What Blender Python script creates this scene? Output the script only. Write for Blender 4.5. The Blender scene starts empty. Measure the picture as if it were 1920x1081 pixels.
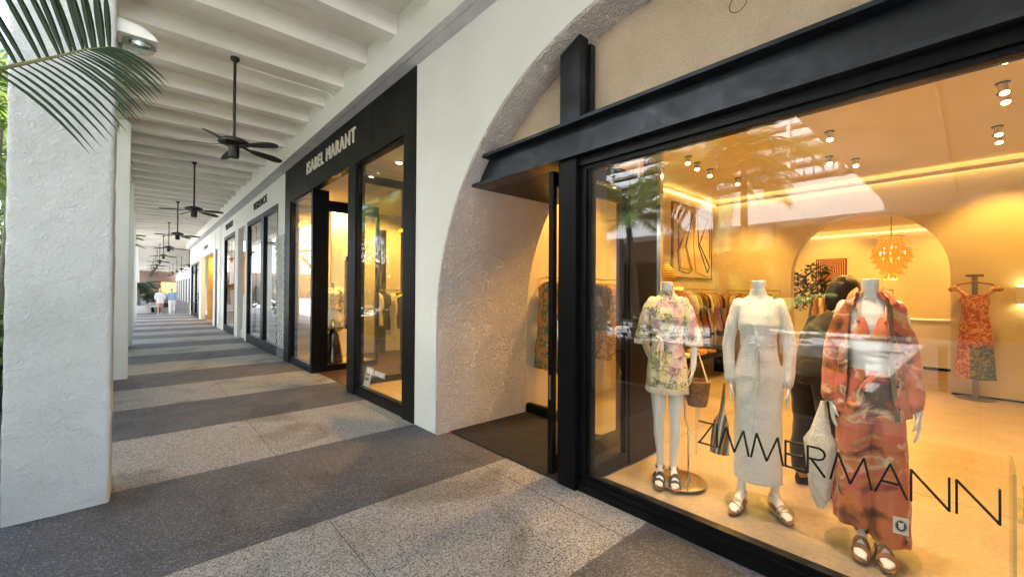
import bpy, bmesh, math, random
from math import radians, sin, cos, pi, sqrt, atan2
from mathutils import Vector, Matrix, noise
random.seed(7)
S = bpy.context.scene
# ---------------------------------------------------------------- camera
cam = bpy.data.objects.new('camera', bpy.data.cameras.new('camera'))
S.collection.objects.link(cam); S.camera = cam
cam.data.sensor_width = 36; cam.data.lens = 36 * 781.8 / 1920
cam.data.clip_start = 0.05; cam.data.clip_end = 1500
_y, _p, _r = radians(41.7), radians(.532), radians(.355)
Fw = Vector((sin(_y) * cos(_p), cos(_y) * cos(_p), sin(_p)))
R0 = Vector((cos(_y), -sin(_y), 0)); U0 = R0.cross(Fw)
Rt = cos(_r) * R0 + sin(_r) * U0; Up = -sin(_r) * R0 + cos(_r) * U0
cam.matrix_world = Matrix(((Rt.x, Up.x, -Fw.x, 0), (Rt.y, Up.y, -Fw.y, 0), (Rt.z, Up.z, -Fw.z, 1.5), (0, 0, 0, 1)))
# ---------------------------------------------------------------- sky, sun, exposure
SUN_EL, SUN_AZ = radians(61), radians(70)
w = bpy.data.worlds.new("World"); S.world = w; w.use_nodes = True
wn = w.node_tree.nodes; sky = wn.new('ShaderNodeTexSky'); sky.sky_type = 'NISHITA'; sky.sun_disc = False
sky.sun_elevation = SUN_EL; sky.sun_rotation = SUN_AZ; sky.air_density = 1.0; sky.dust_density = 2.0
w.node_tree.links.new(sky.outputs[0], wn['Background'].inputs[0]); wn['Background'].inputs[1].default_value = 0.15
sun = bpy.data.lights.new('sun', 'SUN'); sun.energy = 4.9; sun.angle = radians(.5); sun.color = (1, .97, .92)
so = bpy.data.objects.new('sun', sun); S.collection.objects.link(so)
so.rotation_euler = Vector((cos(SUN_EL) * sin(SUN_AZ), cos(SUN_EL) * cos(SUN_AZ), sin(SUN_EL))).to_track_quat('Z', 'Y').to_euler()
S.view_settings.view_transform = 'Standard'; S.view_settings.look = 'None'
S.view_settings.exposure = 2.8; S.view_settings.gamma = 1
S.cycles.max_bounces = 10; S.cycles.diffuse_bounces = 5; S.cycles.transparent_max_bounces = 24; S.cycles.glossy_bounces = 5
S.cycles.sample_clamp_indirect = 6
WARM = (1.0, .51, .10)
# ---------------------------------------------------------------- materials
def lin(c):
    return tuple(((x / 12.92) if x <= .04045 else ((x + .055) / 1.055) ** 2.4) for x in c)
def mat(name, col=(.5, .5, .5), rough=.6, metal=0, bump=None, var=None, spec=.5, emit=None, coat=0, sheen=0, sss=0):
    m = bpy.data.materials.new(name); m.use_nodes = True; nt = m.node_tree; b = nt.nodes['Principled BSDF']
    b.inputs['Base Color'].default_value = (*col, 1); b.inputs['Roughness'].default_value = rough
    b.inputs['Metallic'].default_value = metal; b.inputs['Specular IOR Level'].default_value = spec
    b.inputs['Coat Weight'].default_value = coat; b.inputs['Sheen Weight'].default_value = sheen
    if emit: b.inputs['Emission Color'].default_value = (*emit[0], 1); b.inputs['Emission Strength'].default_value = emit[1]
    tc = nt.nodes.new('ShaderNodeTexCoord')
    if var:   # (scale, amount) tonal wear in the surface itself
        n = nt.nodes.new('ShaderNodeTexNoise'); n.inputs['Scale'].default_value = var[0]; n.inputs['Detail'].default_value = 6
        nt.links.new(tc.outputs['Object'], n.inputs['Vector'])
        r = nt.nodes.new('ShaderNodeValToRGB'); a = var[1]
        r.color_ramp.elements[0].position = .3; r.color_ramp.elements[1].position = .7
        r.color_ramp.elements[0].color = (*[max(0, c * (1 - a)) for c in col], 1)
        r.color_ramp.elements[1].color = (*[min(1, c * (1 + a)) for c in col], 1)
        nt.links.new(n.outputs['Fac'], r.inputs[0]); nt.links.new(r.outputs[0], b.inputs['Base Color'])
        if len(var) > 2:
            rr = nt.nodes.new('ShaderNodeMapRange'); rr.inputs[3].default_value = max(0.02, rough - var[2]); rr.inputs[4].default_value = min(1, rough + var[2])
            n2 = nt.nodes.new('ShaderNodeTexNoise'); n2.inputs['Scale'].default_value = var[0] * 2.3; n2.inputs['Detail'].default_value = 5
            nt.links.new(tc.outputs['Object'], n2.inputs['Vector'])
            nt.links.new(n2.outputs['Fac'], rr.inputs[0]); nt.links.new(rr.outputs[0], b.inputs['Roughness'])
    if bump:  # (scale, strength, distance, kind)
        k = bump[3] if len(bump) > 3 else 'noise'
        if k == 'voronoi':
            n = nt.nodes.new('ShaderNodeTexVoronoi'); out = n.outputs['Distance']
        else:
            n = nt.nodes.new('ShaderNodeTexNoise'); n.inputs['Detail'].default_value = 3; n.inputs['Distortion'].default_value = .6; out = n.outputs['Fac']
        n.inputs['Scale'].default_value = bump[0]
        nt.links.new(tc.outputs['Object'], n.inputs['Vector'])
        bp = nt.nodes.new('ShaderNodeBump'); bp.inputs['Strength'].default_value = bump[1]; bp.inputs['Distance'].default_value = bump[2]
        nt.links.new(out, bp.inputs['Height']); nt.links.new(bp.outputs[0], b.inputs['Normal'])
    return m
class NG:   # small node-graph helper
    def __init__(s, m): s.m = m; s.nt = m.node_tree; s.b = s.nt.nodes['Principled BSDF']; s.tc = s.nt.nodes.new('ShaderNodeTexCoord').outputs['Object']
    def n(s, t, **k):
        q = s.nt.nodes.new(t)
        for a, v in k.items(): setattr(q, a, v)
        return q
    def l(s, a, b): s.nt.links.new(a, b)
    def math(s, op, a, b=None, c=None):
        q = s.n('ShaderNodeMath', operation=op)
        for i, v in enumerate((a, b, c)):
            if v is None: continue
            if hasattr(v, 'links') or hasattr(v, 'is_linked'): s.l(v, q.inputs[i])
            else: q.inputs[i].default_value = v
        return q.outputs[0]
    def noise(s, scale, detail=4, vec=None, dist=0, out='Fac'):
        q = s.n('ShaderNodeTexNoise'); q.inputs['Scale'].default_value = scale; q.inputs['Detail'].default_value = detail; q.inputs['Distortion'].default_value = dist
        s.l(vec or s.tc, q.inputs['Vector']); return q.outputs[out]
    def vor(s, scale, out='Color', vec=None, feature='F1'):
        q = s.n('ShaderNodeTexVoronoi', feature=feature); q.inputs['Scale'].default_value = scale; s.l(vec or s.tc, q.inputs['Vector']); return q.outputs[out]
    def ramp(s, f, stops, interp='LINEAR'):
        q = s.n('ShaderNodeValToRGB'); q.color_ramp.interpolation = interp; e = q.color_ramp.elements
        while len(e) < len(stops): e.new(.5)
        for el, (p, c) in zip(e, stops): el.position = p; el.color = (*c, 1)
        s.l(f, q.inputs[0]); return q.outputs[0]
    def mix(s, f, a, b, mode='MIX'):
        q = s.n('ShaderNodeMix', data_type='RGBA', blend_type=mode)
        for i, v in ((0, f), (6, a), (7, b)):
            if hasattr(v, 'is_linked'): s.l(v, q.inputs[i])
            else: q.inputs[i].default_value = v if i == 0 else (*v, 1)
        return q.outputs[2]
    def xyz(s, v=None):
        q = s.n('ShaderNodeSeparateXYZ'); s.l(v or s.tc, q.inputs[0]); return q.outputs
    def bump(s, h, strength, dist):
        q = s.n('ShaderNodeBump'); q.inputs['Strength'].default_value = strength; q.inputs['Distance'].default_value = dist
        s.l(h, q.inputs['Height']); s.l(q.outputs[0], s.b.inputs['Normal'])
    def col(s, c): s.l(c, s.b.inputs['Base Color'])
def glass_mat(name, tint=(1, 1, 1), r0=.045, rough=0.0):
    m = bpy.data.materials.new(name); m.use_nodes = True; nt = m.node_tree; nt.nodes.clear()
    o = nt.nodes.new('ShaderNodeOutputMaterial'); mx = nt.nodes.new('ShaderNodeMixShader')
    t = nt.nodes.new('ShaderNodeBsdfTransparent'); t.inputs[0].default_value = (*tint, 1)
    g = nt.nodes.new('ShaderNodeBsdfGlossy'); g.inputs['Roughness'].default_value = rough
    geo = nt.nodes.new('ShaderNodeNewGeometry'); d = nt.nodes.new('ShaderNodeVectorMath'); d.operation = 'DOT_PRODUCT'
    nt.links.new(geo.outputs['Incoming'], d.inputs[0]); nt.links.new(geo.outputs['Normal'], d.inputs[1])
    def mt(op, a, b):
        q = nt.nodes.new('ShaderNodeMath'); q.operation = op
        for i, v in enumerate((a, b)):
            if isinstance(v, (int, float)): q.inputs[i].default_value = v
            else: nt.links.new(v, q.inputs[i])
        return q.outputs[0]
    c = mt('ABSOLUTE', d.outputs['Value'], 0); c = mt('SUBTRACT', 1.0, c); c = mt('POWER', c, 5.0); c = mt('MULTIPLY', c, 1 - r0); c = mt('ADD', c, r0)
    nt.links.new(c, mx.inputs[0]); nt.links.new(t.outputs[0], mx.inputs[1]); nt.links.new(g.outputs[0], mx.inputs[2]); nt.links.new(mx.outputs[0], o.inputs[0])
    return m
M = {}
M['glass'] = glass_mat('shop_glass', (.965, .98, .97), .052)
M['glass_clear'] = glass_mat('clear_glass', (.93, .97, .95), .06)
M['acrylic'] = glass_mat('acrylic', (.8, .87, .82), .08)
M['stucco'] = mat('white_stucco', (.80, .80, .755), .85, bump=(34, .35, .012), var=(1.2, .045))
M['stucco_pillar'] = mat('rough_white_stucco', (.80, .80, .775), .85, bump=(30, .42, .014), var=(1.1, .06))
M['stucco_arch'] = mat('knockdown_stucco', (.72, .655, .59), .88, bump=(30, 1.0, .03), var=(3, .08))
M['ceil'] = mat('cream_painted_concrete', (.73, .70, .63), .7, bump=(60, .12, .004), var=(1.1, .10))
M['fascia'] = mat('white_paint', (.80, .80, .74), .55, bump=(80, .06, .003), var=(1.2, .03))
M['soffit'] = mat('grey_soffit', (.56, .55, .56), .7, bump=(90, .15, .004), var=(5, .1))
M['wallw'] = mat('smooth_white_wall', (.82, .82, .78), .6, bump=(120, .05, .002), var=(.8, .04))
M['steel'] = mat('blackened_steel', (.055, .060, .072), .34, metal=.9, bump=(35, .06, .003))
def _steel(m):
    nt = m.node_tree; b = nt.nodes['Principled BSDF']; tc = nt.nodes.new('ShaderNodeTexCoord')
    n = nt.nodes.new('ShaderNodeTexNoise'); n.inputs['Scale'].default_value = 2.6; n.inputs['Detail'].default_value = 9; n.inputs['Distortion'].default_value = 1.2
    n2 = nt.nodes.new('ShaderNodeTexNoise'); n2.inputs['Scale'].default_value = 14; n2.inputs['Detail'].default_value = 8
    for q in (n, n2): nt.links.new(tc.outputs['Object'], q.inputs['Vector'])
    r = nt.nodes.new('ShaderNodeValToRGB'); e = r.color_ramp.elements; e[0].position = .36; e[0].color = (.034, .037, .044, 1); e[1].position = .66; e[1].color = (.058, .066, .084, 1)
    x = e.new(.5); x.color = (.043, .046, .055, 1)
    mr = nt.nodes.new('ShaderNodeMapRange'); mr.inputs[1].default_value = .3; mr.inputs[2].default_value = .7; mr.inputs[3].default_value = .28; mr.inputs[4].default_value = .44
    nt.links.new(n.outputs['Fac'], r.inputs[0]); nt.links.new(r.outputs[0], b.inputs['Base Color']); nt.links.new(n2.outputs['Fac'], mr.inputs[0]); nt.links.new(mr.outputs[0], b.inputs['Roughness'])
_steel(M['steel'])
M['blk'] = mat('black_powder_coat', (.005, .005, .006), .34, bump=(240, .08, .001), var=(3, .35, .08), spec=.16)
M['clad'] = mat('charcoal_cladding', (.0075, .0075, .0072), .45, var=(1.3, .2, .08), bump=(160, .04, .001), spec=.16)
M['gap'] = mat('dark_joint', (.008, .008, .008), .9)
M['mat_rug'] = mat('entry_mat', (.014, .013, .012), .95, bump=(300, .8, .004), var=(9, .5))
M['cream_letter'] = mat('cream_letters', (.80, .74, .60), .45, var=(8, .04))
M['white_letter'] = mat('white_letters', (.85, .85, .82), .5, var=(8, .04))
M['black_letter'] = mat('black_letters', (.012, .012, .012), .25, var=(8, .1))
M['tymp'] = mat('tan_stucco', (.66, .51, .36), .88, bump=(30, .4, .02), var=(3, .08))
M['room'] = mat('warm_plaster', (.72, .65, .46), .75, bump=(22, .35, .01), var=(.9, .06))
M['room_smooth'] = mat('warm_wall_paint', (.74, .66, .46), .7, bump=(60, .05, .002), var=(.9, .04))
M['room_w'] = mat('white_gallery_wall', (.80, .80, .79), .6, var=(.8, .04), bump=(60, .04, .002))
M['mannequin'] = mat('mannequin_enamel', (.80, .80, .79), .28, coat=.3, var=(6, .02), bump=(30, .03, .002))
M['chrome'] = mat('polished_steel', (.62, .62, .60), .12, metal=1, var=(8, .08))
M['bronze'] = mat('bronze', (.34, .22, .12), .3, metal=1, var=(6, .2, .08))
M['brass'] = mat('brass', (.75, .56, .26), .25, metal=1, var=(6, .12, .08))
M['goldwall'] = mat('gold_panel', (.62, .42, .14), .35, metal=.35, var=(2, .15, .1), bump=(20, .05, .003))
M['fan'] = mat('fan_bronze_black', (.009, .008, .007), .45, metal=.0, var=(5, .25, .1))
M['tan'] = mat('tan_leather', (.30, .14, .06), .55, bump=(180, .2, .001), var=(14, .2))
M['navy'] = mat('navy_leather', (.035, .055, .10), .5, bump=(180, .2, .001), var=(14, .2))
M['sole'] = mat('espadrille_sole', (.42, .28, .16), .8, bump=(260, .6, .003), var=(30, .25))
M['gold_strap'] = mat('gold_leather', (.62, .48, .28), .35, metal=.6, var=(20, .15))
M['skin'] = mat('skin', (.50, .32, .24), .5, var=(12, .06), bump=(150, .08, .001))
M['hair_dark'] = mat('dark_hair', (.012, .01, .008), .45, bump=(70, .8, .006), var=(30, .4))
M['hair_grey'] = mat('grey_hair', (.45, .42, .38), .6, bump=(70, .8, .006), var=(30, .2))
M['hair_blond'] = mat('blond_hair', (.50, .38, .22), .6, bump=(70, .8, .006), var=(30, .2))
M['blackcloth'] = mat('black_cotton', (.012, .012, .014), .9, bump=(120, .5, .003), var=(7, .4), sheen=.2)
M['whitecloth'] = mat('white_cotton', (.78, .76, .78), .9, bump=(40, .4, .01), var=(7, .05))
M['pinkcloth'] = mat('pink_cotton', (.68, .40, .38), .9, bump=(60, .4, .01), var=(7, .1))
M['bluecloth'] = mat('light_blue_cotton', (.30, .42, .62), .9, bump=(60, .4, .01), var=(7, .1))
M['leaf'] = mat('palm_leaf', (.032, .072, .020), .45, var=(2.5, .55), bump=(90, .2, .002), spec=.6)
M['leaf_near'] = mat('palm_leaf_painted_shade', (.016, .040, .012), .5, var=(3, .5), bump=(90, .2, .002), spec=.3)  # darker copy of the palm leaf, shade put into its colour
M['leaf_sun'] = mat('palm_leaf_painted_sun', (.13, .20, .055), .42, var=(2.5, .45), bump=(90, .2, .002), spec=.6)  # paler copy of the palm leaf, sunlight put into its colour
M['leaf_young'] = mat('young_palm_leaf', (.34, .44, .12), .45, var=(2.5, .4), bump=(90, .2, .002), spec=.6)  # young palm leaf with the sun's brightness put into its colour
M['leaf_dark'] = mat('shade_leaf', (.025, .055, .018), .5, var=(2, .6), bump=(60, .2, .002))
M['leaf_yellow'] = mat('yellow_green_leaf', (.42, .46, .05), .4, var=(4, .35), bump=(20, .25, .004))
M['rachis'] = mat('palm_stem', (.16, .17, .06), .5, var=(6, .3))
M['soil'] = mat('planting_soil', (.045, .032, .022), .95, bump=(40, .9, .03), var=(6, .4))
M['planter_w'] = mat('white_planter', (.78, .78, .75), .45, var=(2, .05), bump=(60, .05, .002))
M['planter_b'] = mat('black_planter', (.02, .02, .022), .4, var=(2, .2), bump=(60, .05, .002))
M['straw'] = mat('woven_straw', (.26, .15, .08), .85, bump=(95, 1, .006, 'voronoi'), var=(40, .35))
M['wood'] = mat('warm_oak_handle', (.36, .17, .07), .5, bump=(60, .3, .002), var=(12, .3))
M['marble_blk'] = mat('dark_lacquer', (.03, .016, .01), .1, coat=.6, var=(5, .5))
M['pink_niche'] = mat('rose_copper_panel', (.42, .22, .15), .45, metal=.25, var=(2, .12, .08))
M['grey_base'] = mat('blue_grey_base', (.16, .18, .21), .6, var=(4, .1))
M['emit_bulb'] = mat('amber_bulb', (1, .7, .3), .4, emit=((1, .52, .16), 3.2), var=(2, .01))
M['grey_tri'] = mat('blue_grey_inlay', (.26, .30, .36), .6, var=(4, .1))
M['emit_w'] = mat('lamp_lens', (1, .9, .7), .4, emit=((1, .74, .40), 7), var=(2, .01))
M['emit_cove'] = mat('cove_light', (1, .9, .7), .4, emit=((1, .62, .22), .55), var=(2, .01))
M['emit_soft'] = mat('sconce_glow', (1, .9, .7), .4, emit=((1, .66, .26), 3), var=(2, .01))
M['emit_shop'] = mat('lit_shop_display', (1, .7, .3), .4, emit=((1, .42, .07), .8), var=(1.3, .35))
M['emit_green'] = mat('green_led', (.5, 1, .5), .4, emit=((.5, 1, .45), 1.2), var=(2, .01))
M['petal'] = mat('amber_glass_petals', (.62, .15, .02), .3, emit=((1, .21, .02), .24), var=(9, .3))
M['amber'] = mat('amber_resin', (.62, .20, .03), .15, coat=.5, var=(9, .4))
M['paper'] = mat('cream_card', (.78, .75, .66), .6, var=(6, .03))
M['red'] = mat('red_petal', (.45, .02, .05), .6, var=(30, .3))
M['art_board'] = mat('art_linen', (.70, .56, .36), .8, bump=(90, .3, .003), var=(3, .06))
M['art_dark'] = mat('art_dark_line', (.10, .06, .04), .7, var=(6, .1))
M['art_yellow'] = mat('art_yellow_line', (.70, .46, .08), .7, var=(6, .1))
M['art_red'] = mat('art_red_ground', (.22, .035, .02), .7, var=(6, .15))
M['art_cream'] = mat('art_cream_line', (.62, .42, .26), .7, var=(6, .1))
M['build_w'] = mat('sunlit_render', (.80, .80, .78), .8, bump=(30, .2, .01), var=(.4, .05))
M['build_g'] = mat('painted_shadow_grey', (.09, .09, .095), .7, var=(.6, .2), bump=(20, .1, .01))  # dark grey standing in for shade behind slats; also dims sunlit piers
M['brown_wall'] = mat('brown_stucco', (.24, .16, .12), .8, bump=(30, .3, .01), var=(.7, .1))
M['rail_blk'] = mat('railing_paint', (.02, .02, .02), .5, var=(4, .2))
M['crochet'] = mat('crochet_cotton', (.74, .70, .62), .9, bump=(110, 1, .008, 'voronoi'), var=(26, .12))
M['fr_grey'] = mat('brushed_grey_metal', (.30, .28, .25), .35, metal=.9, var=(5, .15, .1))
m = M['stucco_pillar']; g = NG(m)
x, y, z = g.xyz()
c = g.ramp(g.noise(1.1, 7), [(.3, (.50, .525, .515)), (.55, (.61, .635, .625)), (.75, (.66, .68, .67))])
c = g.mix(g.ramp(g.noise(2.2, 8, dist=1), [(.60, (0, 0, 0)), (.74, (.35, .35, .35))]), c, (.50, .49, .44))
c = g.mix(g.ramp(g.noise(9, 8, dist=2), [(.71, (0, 0, 0)), (.74, (.6, .6, .6))]), c, (.46, .42, .34))
g.col(c)
trow = g.math('ADD', g.math('MULTIPLY', g.noise(26, 5, dist=1.8), .7), g.math('MULTIPLY', g.noise(7, 4, dist=1), .9))
g.bump(trow, .85, .02)
for nm_, s1_, st_, d_ in (('stucco_arch', 22, .95, .026), ('tymp', 26, .55, .02), ('stucco', 24, .28, .012)):
    g = NG(M[nm_]); hh_ = g.ramp(g.noise(s1_, 5, dist=1.6), [(.38, (0, 0, 0)), (.52, (.7, .7, .7)), (.60, (1, 1, 1))])
    q_ = g.n('ShaderNodeSeparateColor'); g.l(hh_, q_.inputs[0]); g.bump(g.math('ADD', q_.outputs[0], g.math('ADD', g.math('MULTIPLY', g.noise(6, 4, dist=.8), 1.4), g.math('MULTIPLY', g.noise(s1_ * 2.6, 3), .35))), st_, d_)
def wall_col(c, k): return tuple(x * k for x in c)
# paving: exposed aggregate in alternating light and dark bands
m = mat('aggregate_paving', (.2, .2, .2), .75); g = NG(m); M['paving'] = m
x, y, z = g.xyz()
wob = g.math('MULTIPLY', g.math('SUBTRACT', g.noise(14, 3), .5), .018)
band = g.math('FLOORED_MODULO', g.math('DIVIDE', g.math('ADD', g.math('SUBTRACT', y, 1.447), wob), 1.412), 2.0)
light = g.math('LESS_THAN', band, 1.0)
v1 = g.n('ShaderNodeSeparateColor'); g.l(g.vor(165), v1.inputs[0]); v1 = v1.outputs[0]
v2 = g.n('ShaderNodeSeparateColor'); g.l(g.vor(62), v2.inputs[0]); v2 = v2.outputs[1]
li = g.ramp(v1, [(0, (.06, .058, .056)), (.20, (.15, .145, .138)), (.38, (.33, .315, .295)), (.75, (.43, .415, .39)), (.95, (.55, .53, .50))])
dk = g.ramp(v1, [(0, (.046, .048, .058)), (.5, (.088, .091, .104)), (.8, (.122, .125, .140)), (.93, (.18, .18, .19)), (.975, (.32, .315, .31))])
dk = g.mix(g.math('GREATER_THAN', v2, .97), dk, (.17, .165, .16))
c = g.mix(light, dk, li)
stain = g.ramp(g.noise(1.3, 8, dist=.7), [(.34, (.58, .56, .53)), (.47, (1, 1, 1)), (.6, (1.0, 1.0, 1.0)), (.72, (.8, .79, .77))])
gum = g.ramp(g.vor(1.7, 'Distance'), [(.035, (.45, .43, .42)), (.05, (1, 1, 1))])
c = g.mix(.8, c, gum, 'MULTIPLY')
c = g.mix(.8, c, stain, 'MULTIPLY')
rust = g.ramp(g.noise(2.3, 6), [(.62, (0, 0, 0)), (.78, (1, 1, 1))])
rr = g.n('ShaderNodeSeparateColor'); g.l(rust, rr.inputs[0])
c = g.mix(g.math('MULTIPLY', rr.outputs[0], .35), c, (.20, .13, .06))
def near(axis, val, wd): return g.math('LESS_THAN', g.math('ABSOLUTE', g.math('SUBTRACT', axis, val)), wd)
j = near(x, .94, .0035)
for q in (near(x, -.482, .0035), near(x, 2.24, .005)): j = g.math('MAXIMUM', j, q)
ed = g.math('ABSOLUTE', g.math('SUBTRACT', g.math('FLOORED_MODULO', g.math('DIVIDE', g.math('ADD', g.math('SUBTRACT', y, 1.447), wob), 1.412), 1.0), 0.0))
ed = g.math('LESS_THAN', ed, .006)
j = g.math('MAXIMUM', j, ed)
c = g.mix(g.math('MULTIPLY', j, .7), c, (.05, .045, .04))
g.col(c)
hh = g.math('SUBTRACT', g.math('MULTIPLY', g.vor(165, 'Distance'), 1.0), g.math('MULTIPLY', j, .8))
g.bump(hh, .55, .006)
g.l(g.math('ADD', g.math('MULTIPLY', g.noise(3, 5), .35), .42), g.b.inputs['Roughness'])
# pale interior concrete with faint scoring
m = mat('polished_concrete', (.4, .36, .3), .42); g = NG(m); M['concrete'] = m
x, y, z = g.xyz()
c = g.ramp(g.noise(1.4, 8, dist=.8), [(.3, (.27, .225, .18)), (.5, (.33, .275, .22)), (.72, (.40, .335, .27))])
c = g.mix(.35, c, g.ramp(g.noise(30, 5), [(.35, (.22, .18, .14)), (.65, (.42, .35, .28))]))
j = g.math('LESS_THAN', g.math('ABSOLUTE', g.math('SUBTRACT', g.math('FLOORED_MODULO', g.math('ADD', x, 1.6), 2.9), 1.0)), .006)
j = g.math('MAXIMUM', j, g.math('LESS_THAN', g.math('ABSOLUTE', g.math('SUBTRACT', g.math('FLOORED_MODULO', g.math('ADD', y, 2.0), 3.1), 1.0)), .006))
c = g.mix(g.math('MULTIPLY', j, .75), c, (.10, .08, .06)); g.col(c)
g.l(g.math('ADD', g.math('MULTIPLY', g.noise(4, 6), .3), .22), g.b.inputs['Roughness'])
g.bump(g.noise(60, 4), .08, .002)
# dark boards
m = mat('dark_timber', (.05, .03, .02), .4); g = NG(m); M['darkwood'] = m
mp = g.n('ShaderNodeMapping'); mp.inputs['Scale'].default_value = (1.2, 14, 1); g.l(g.tc, mp.inputs[0])
g.col(g.ramp(g.noise(3, 6, vec=mp.outputs[0]), [(.3, (.035, .018, .01)), (.7, (.12, .06, .035))]))
m = mat('oak_floor', (.5, .3, .1), .45); g = NG(m); M['oak'] = m
mp = g.n('ShaderNodeMapping'); mp.inputs['Scale'].default_value = (14, 1.2, 1); g.l(g.tc, mp.inputs[0])
g.col(g.ramp(g.noise(3, 6, vec=mp.outputs[0]), [(.3, (.45, .32, .15)), (.7, (.62, .46, .24))]))
# garden ground
m = mat('courtyard_paving', (.5, .48, .44), .8); g = NG(m); M['court'] = m
x, y, z = g.xyz()
c = g.ramp(g.noise(.6, 6), [(.3, (.44, .43, .41)), (.7, (.60, .59, .57))])
j = g.math('LESS_THAN', g.math('FLOORED_MODULO', x, .6), .012)
j = g.math('MAXIMUM', j, g.math('LESS_THAN', g.math('FLOORED_MODULO', y, 1.2), .012))
g.col(g.mix(g.math('MULTIPLY', j, .7), c, (.12, .11, .1))); g.bump(g.noise(80, 3), .3, .003)
# tie-dye
def tiedye(name, s=5.0):
    m = mat(name, (.5, .2, .15), .75, sheen=.15); g = NG(m)
    mp = g.n('ShaderNodeMapping'); mp.inputs['Scale'].default_value = (.8, .8, 1.15); g.l(g.tc, mp.inputs[0])
    n1 = g.noise(s, 6, vec=mp.outputs[0], dist=.7)
    c = g.ramp(n1, [(.30, (.07, .028, .014)), (.37, (.28, .09, .03)), (.43, (.62, .19, .05)), (.49, (.64, .21, .09)), (.54, (.64, .13, .11)), (.60, (.60, .20, .05)), (.66, (.74, .48, .28)), (.72, (.42, .12, .035))])
    c = g.mix(g.ramp(g.noise(s * 1.1, 5, vec=mp.outputs[0], dist=.8), [(.55, (0, 0, 0)), (.64, (.9, .9, .9))]), c, (.040, .020, .016))
    c = g.mix(g.ramp(g.noise(s * .95, 6, dist=.5), [(.54, (0, 0, 0)), (.57, (.85, .85, .85)), (.61, (0, 0, 0))]), c, (.78, .60, .42))
    g.col(c); g.bump(g.noise(16, 3, dist=1), .3, .012); return m
M['tiedye'] = tiedye('tie_dye_silk', 4.4); M['tiedye2'] = tiedye('tie_dye_linen', 5.6)
m = mat('tropical_print', (.7, .6, .4), .8, sheen=.1); g = NG(m); M['tropic'] = m
c = g.ramp(g.noise(7, 3, dist=.6), [(.38, (.66, .32, .38)), (.46, (.76, .62, .58)), (.53, (.80, .70, .34)), (.64, (.80, .74, .50))])
lf = g.ramp(g.noise(34, 3, dist=3.2), [(.48, (0, 0, 0)), (.51, (1, 1, 1))])
pt = g.ramp(g.noise(10, 2, dist=.4), [(.48, (0, 0, 0)), (.52, (1, 1, 1))])
lm = g.mix(1.0, lf, pt, 'MULTIPLY')
c = g.mix(lm, c, g.ramp(g.noise(11, 2), [(.4, (.06, .14, .10)), (.55, (.16, .20, .06)), (.65, (.05, .09, .10))]))
c = g.mix(g.ramp(g.noise(20, 2, dist=1), [(.66, (0, 0, 0)), (.70, (.9, .9, .9))]), c, (.30, .10, .10))
g.col(c); g.bump(g.noise(14, 3), .3, .012)
m = mat('white_knit', (.78, .76, .70), .95, sheen=.3); g = NG(m); M['knit'] = m
vv = g.vor(170, 'Distance')
g.col(g.mix(.4, (.88, .87, .84), g.ramp(vv, [(.25, (1, 1, 1)), (.62, (.5, .48, .45))]), 'MULTIPLY')); g.bump(vv, .9, .005)
def printmat(name, cols, s=14):
    m = mat(name, cols[0], .85); g = NG(m); k = len(cols)
    g.col(g.ramp(g.noise(s, 3, dist=1.5), [(.36 + .3 * i / max(1, k - 1), c) for i, c in enumerate(cols)], 'CONSTANT')); g.bump(g.noise(12, 3), .4, .012); return m
M['g_a'] = printmat('paisley_brown', [(.30, .14, .06), (.62, .46, .26), (.16, .07, .04)])
M['g_b'] = printmat('orange_floral', [(.62, .20, .05), (.78, .62, .36), (.45, .10, .04)])
M['g_c'] = mat('cream_lace', (.74, .68, .54), .9, bump=(60, .8, .01, 'voronoi'), var=(20, .12))
M['g_d'] = printmat('navy_cream_stripe', [(.03, .035, .06), (.66, .58, .44)], 22)
M['g_e'] = printmat('green_rust_print', [(.50, .20, .06), (.10, .16, .07), (.70, .36, .22)], 9)
M['g_f'] = mat('mustard_cotton', (.55, .30, .06), .85, bump=(14, .5, .012), var=(6, .15))
M['g_g'] = mat('rust_cotton', (.45, .12, .03), .85, bump=(14, .5, .012), var=(6, .15))
M['g_h'] = mat('cream_cotton', (.74, .66, .50), .85, bump=(14, .5, .012), var=(6, .06))
M['g_k'] = mat('black_silk', (.015, .014, .016), .5, bump=(14, .5, .012), var=(6, .2))
# scarf stripes
m = mat('striped_scarf', (.3, .3, .3), .9); g = NG(m); M['scarf'] = m
x, y, z = g.xyz()
g.col(g.ramp(g.math('FRACT', g.math('MULTIPLY', g.math('ADD', y, g.math('MULTIPLY', z, .15)), 14)), [(0, (.05, .08, .10)), (.25, (.62, .60, .52)), (.45, (.10, .22, .26)), (.62, (.22, .07, .03)), (.82, (.40, .30, .16))], 'CONSTANT')); g.bump(g.noise(60), .3, .004)
m = mat('striped_ceramic', (.6, .35, .05), .5); g = NG(m); M['striped_vase'] = m
x, y, z = g.xyz()
g.col(g.ramp(g.math('FRACT', g.math('MULTIPLY', z, 26)), [(0, (.70, .46, .10)), (.6, (.12, .07, .03))], 'CONSTANT'))
# dress on the stand: warm above, green low on one side
m = mat('patchwork_dress', (.5, .2, .1), .8); g = NG(m); M['patch_dress'] = m
x, y, z = g.xyz()
a = g.ramp(g.noise(16, 4, dist=2), [(.40, (.42, .10, .03)), (.50, (.68, .30, .16)), (.6, (.72, .50, .20))], 'CONSTANT')
b_ = g.ramp(g.noise(16, 4, dist=2), [(.42, (.05, .10, .05)), (.52, (.30, .26, .06))], 'CONSTANT')
f = g.math('MULTIPLY', g.math('LESS_THAN', z, g.math('ADD', .72, g.math('MULTIPLY', g.noise(9), .12))), g.math('LESS_THAN', y, .05))
g.col(g.mix(f, a, b_)); g.bump(g.noise(12, 3), .4, .012)
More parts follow.
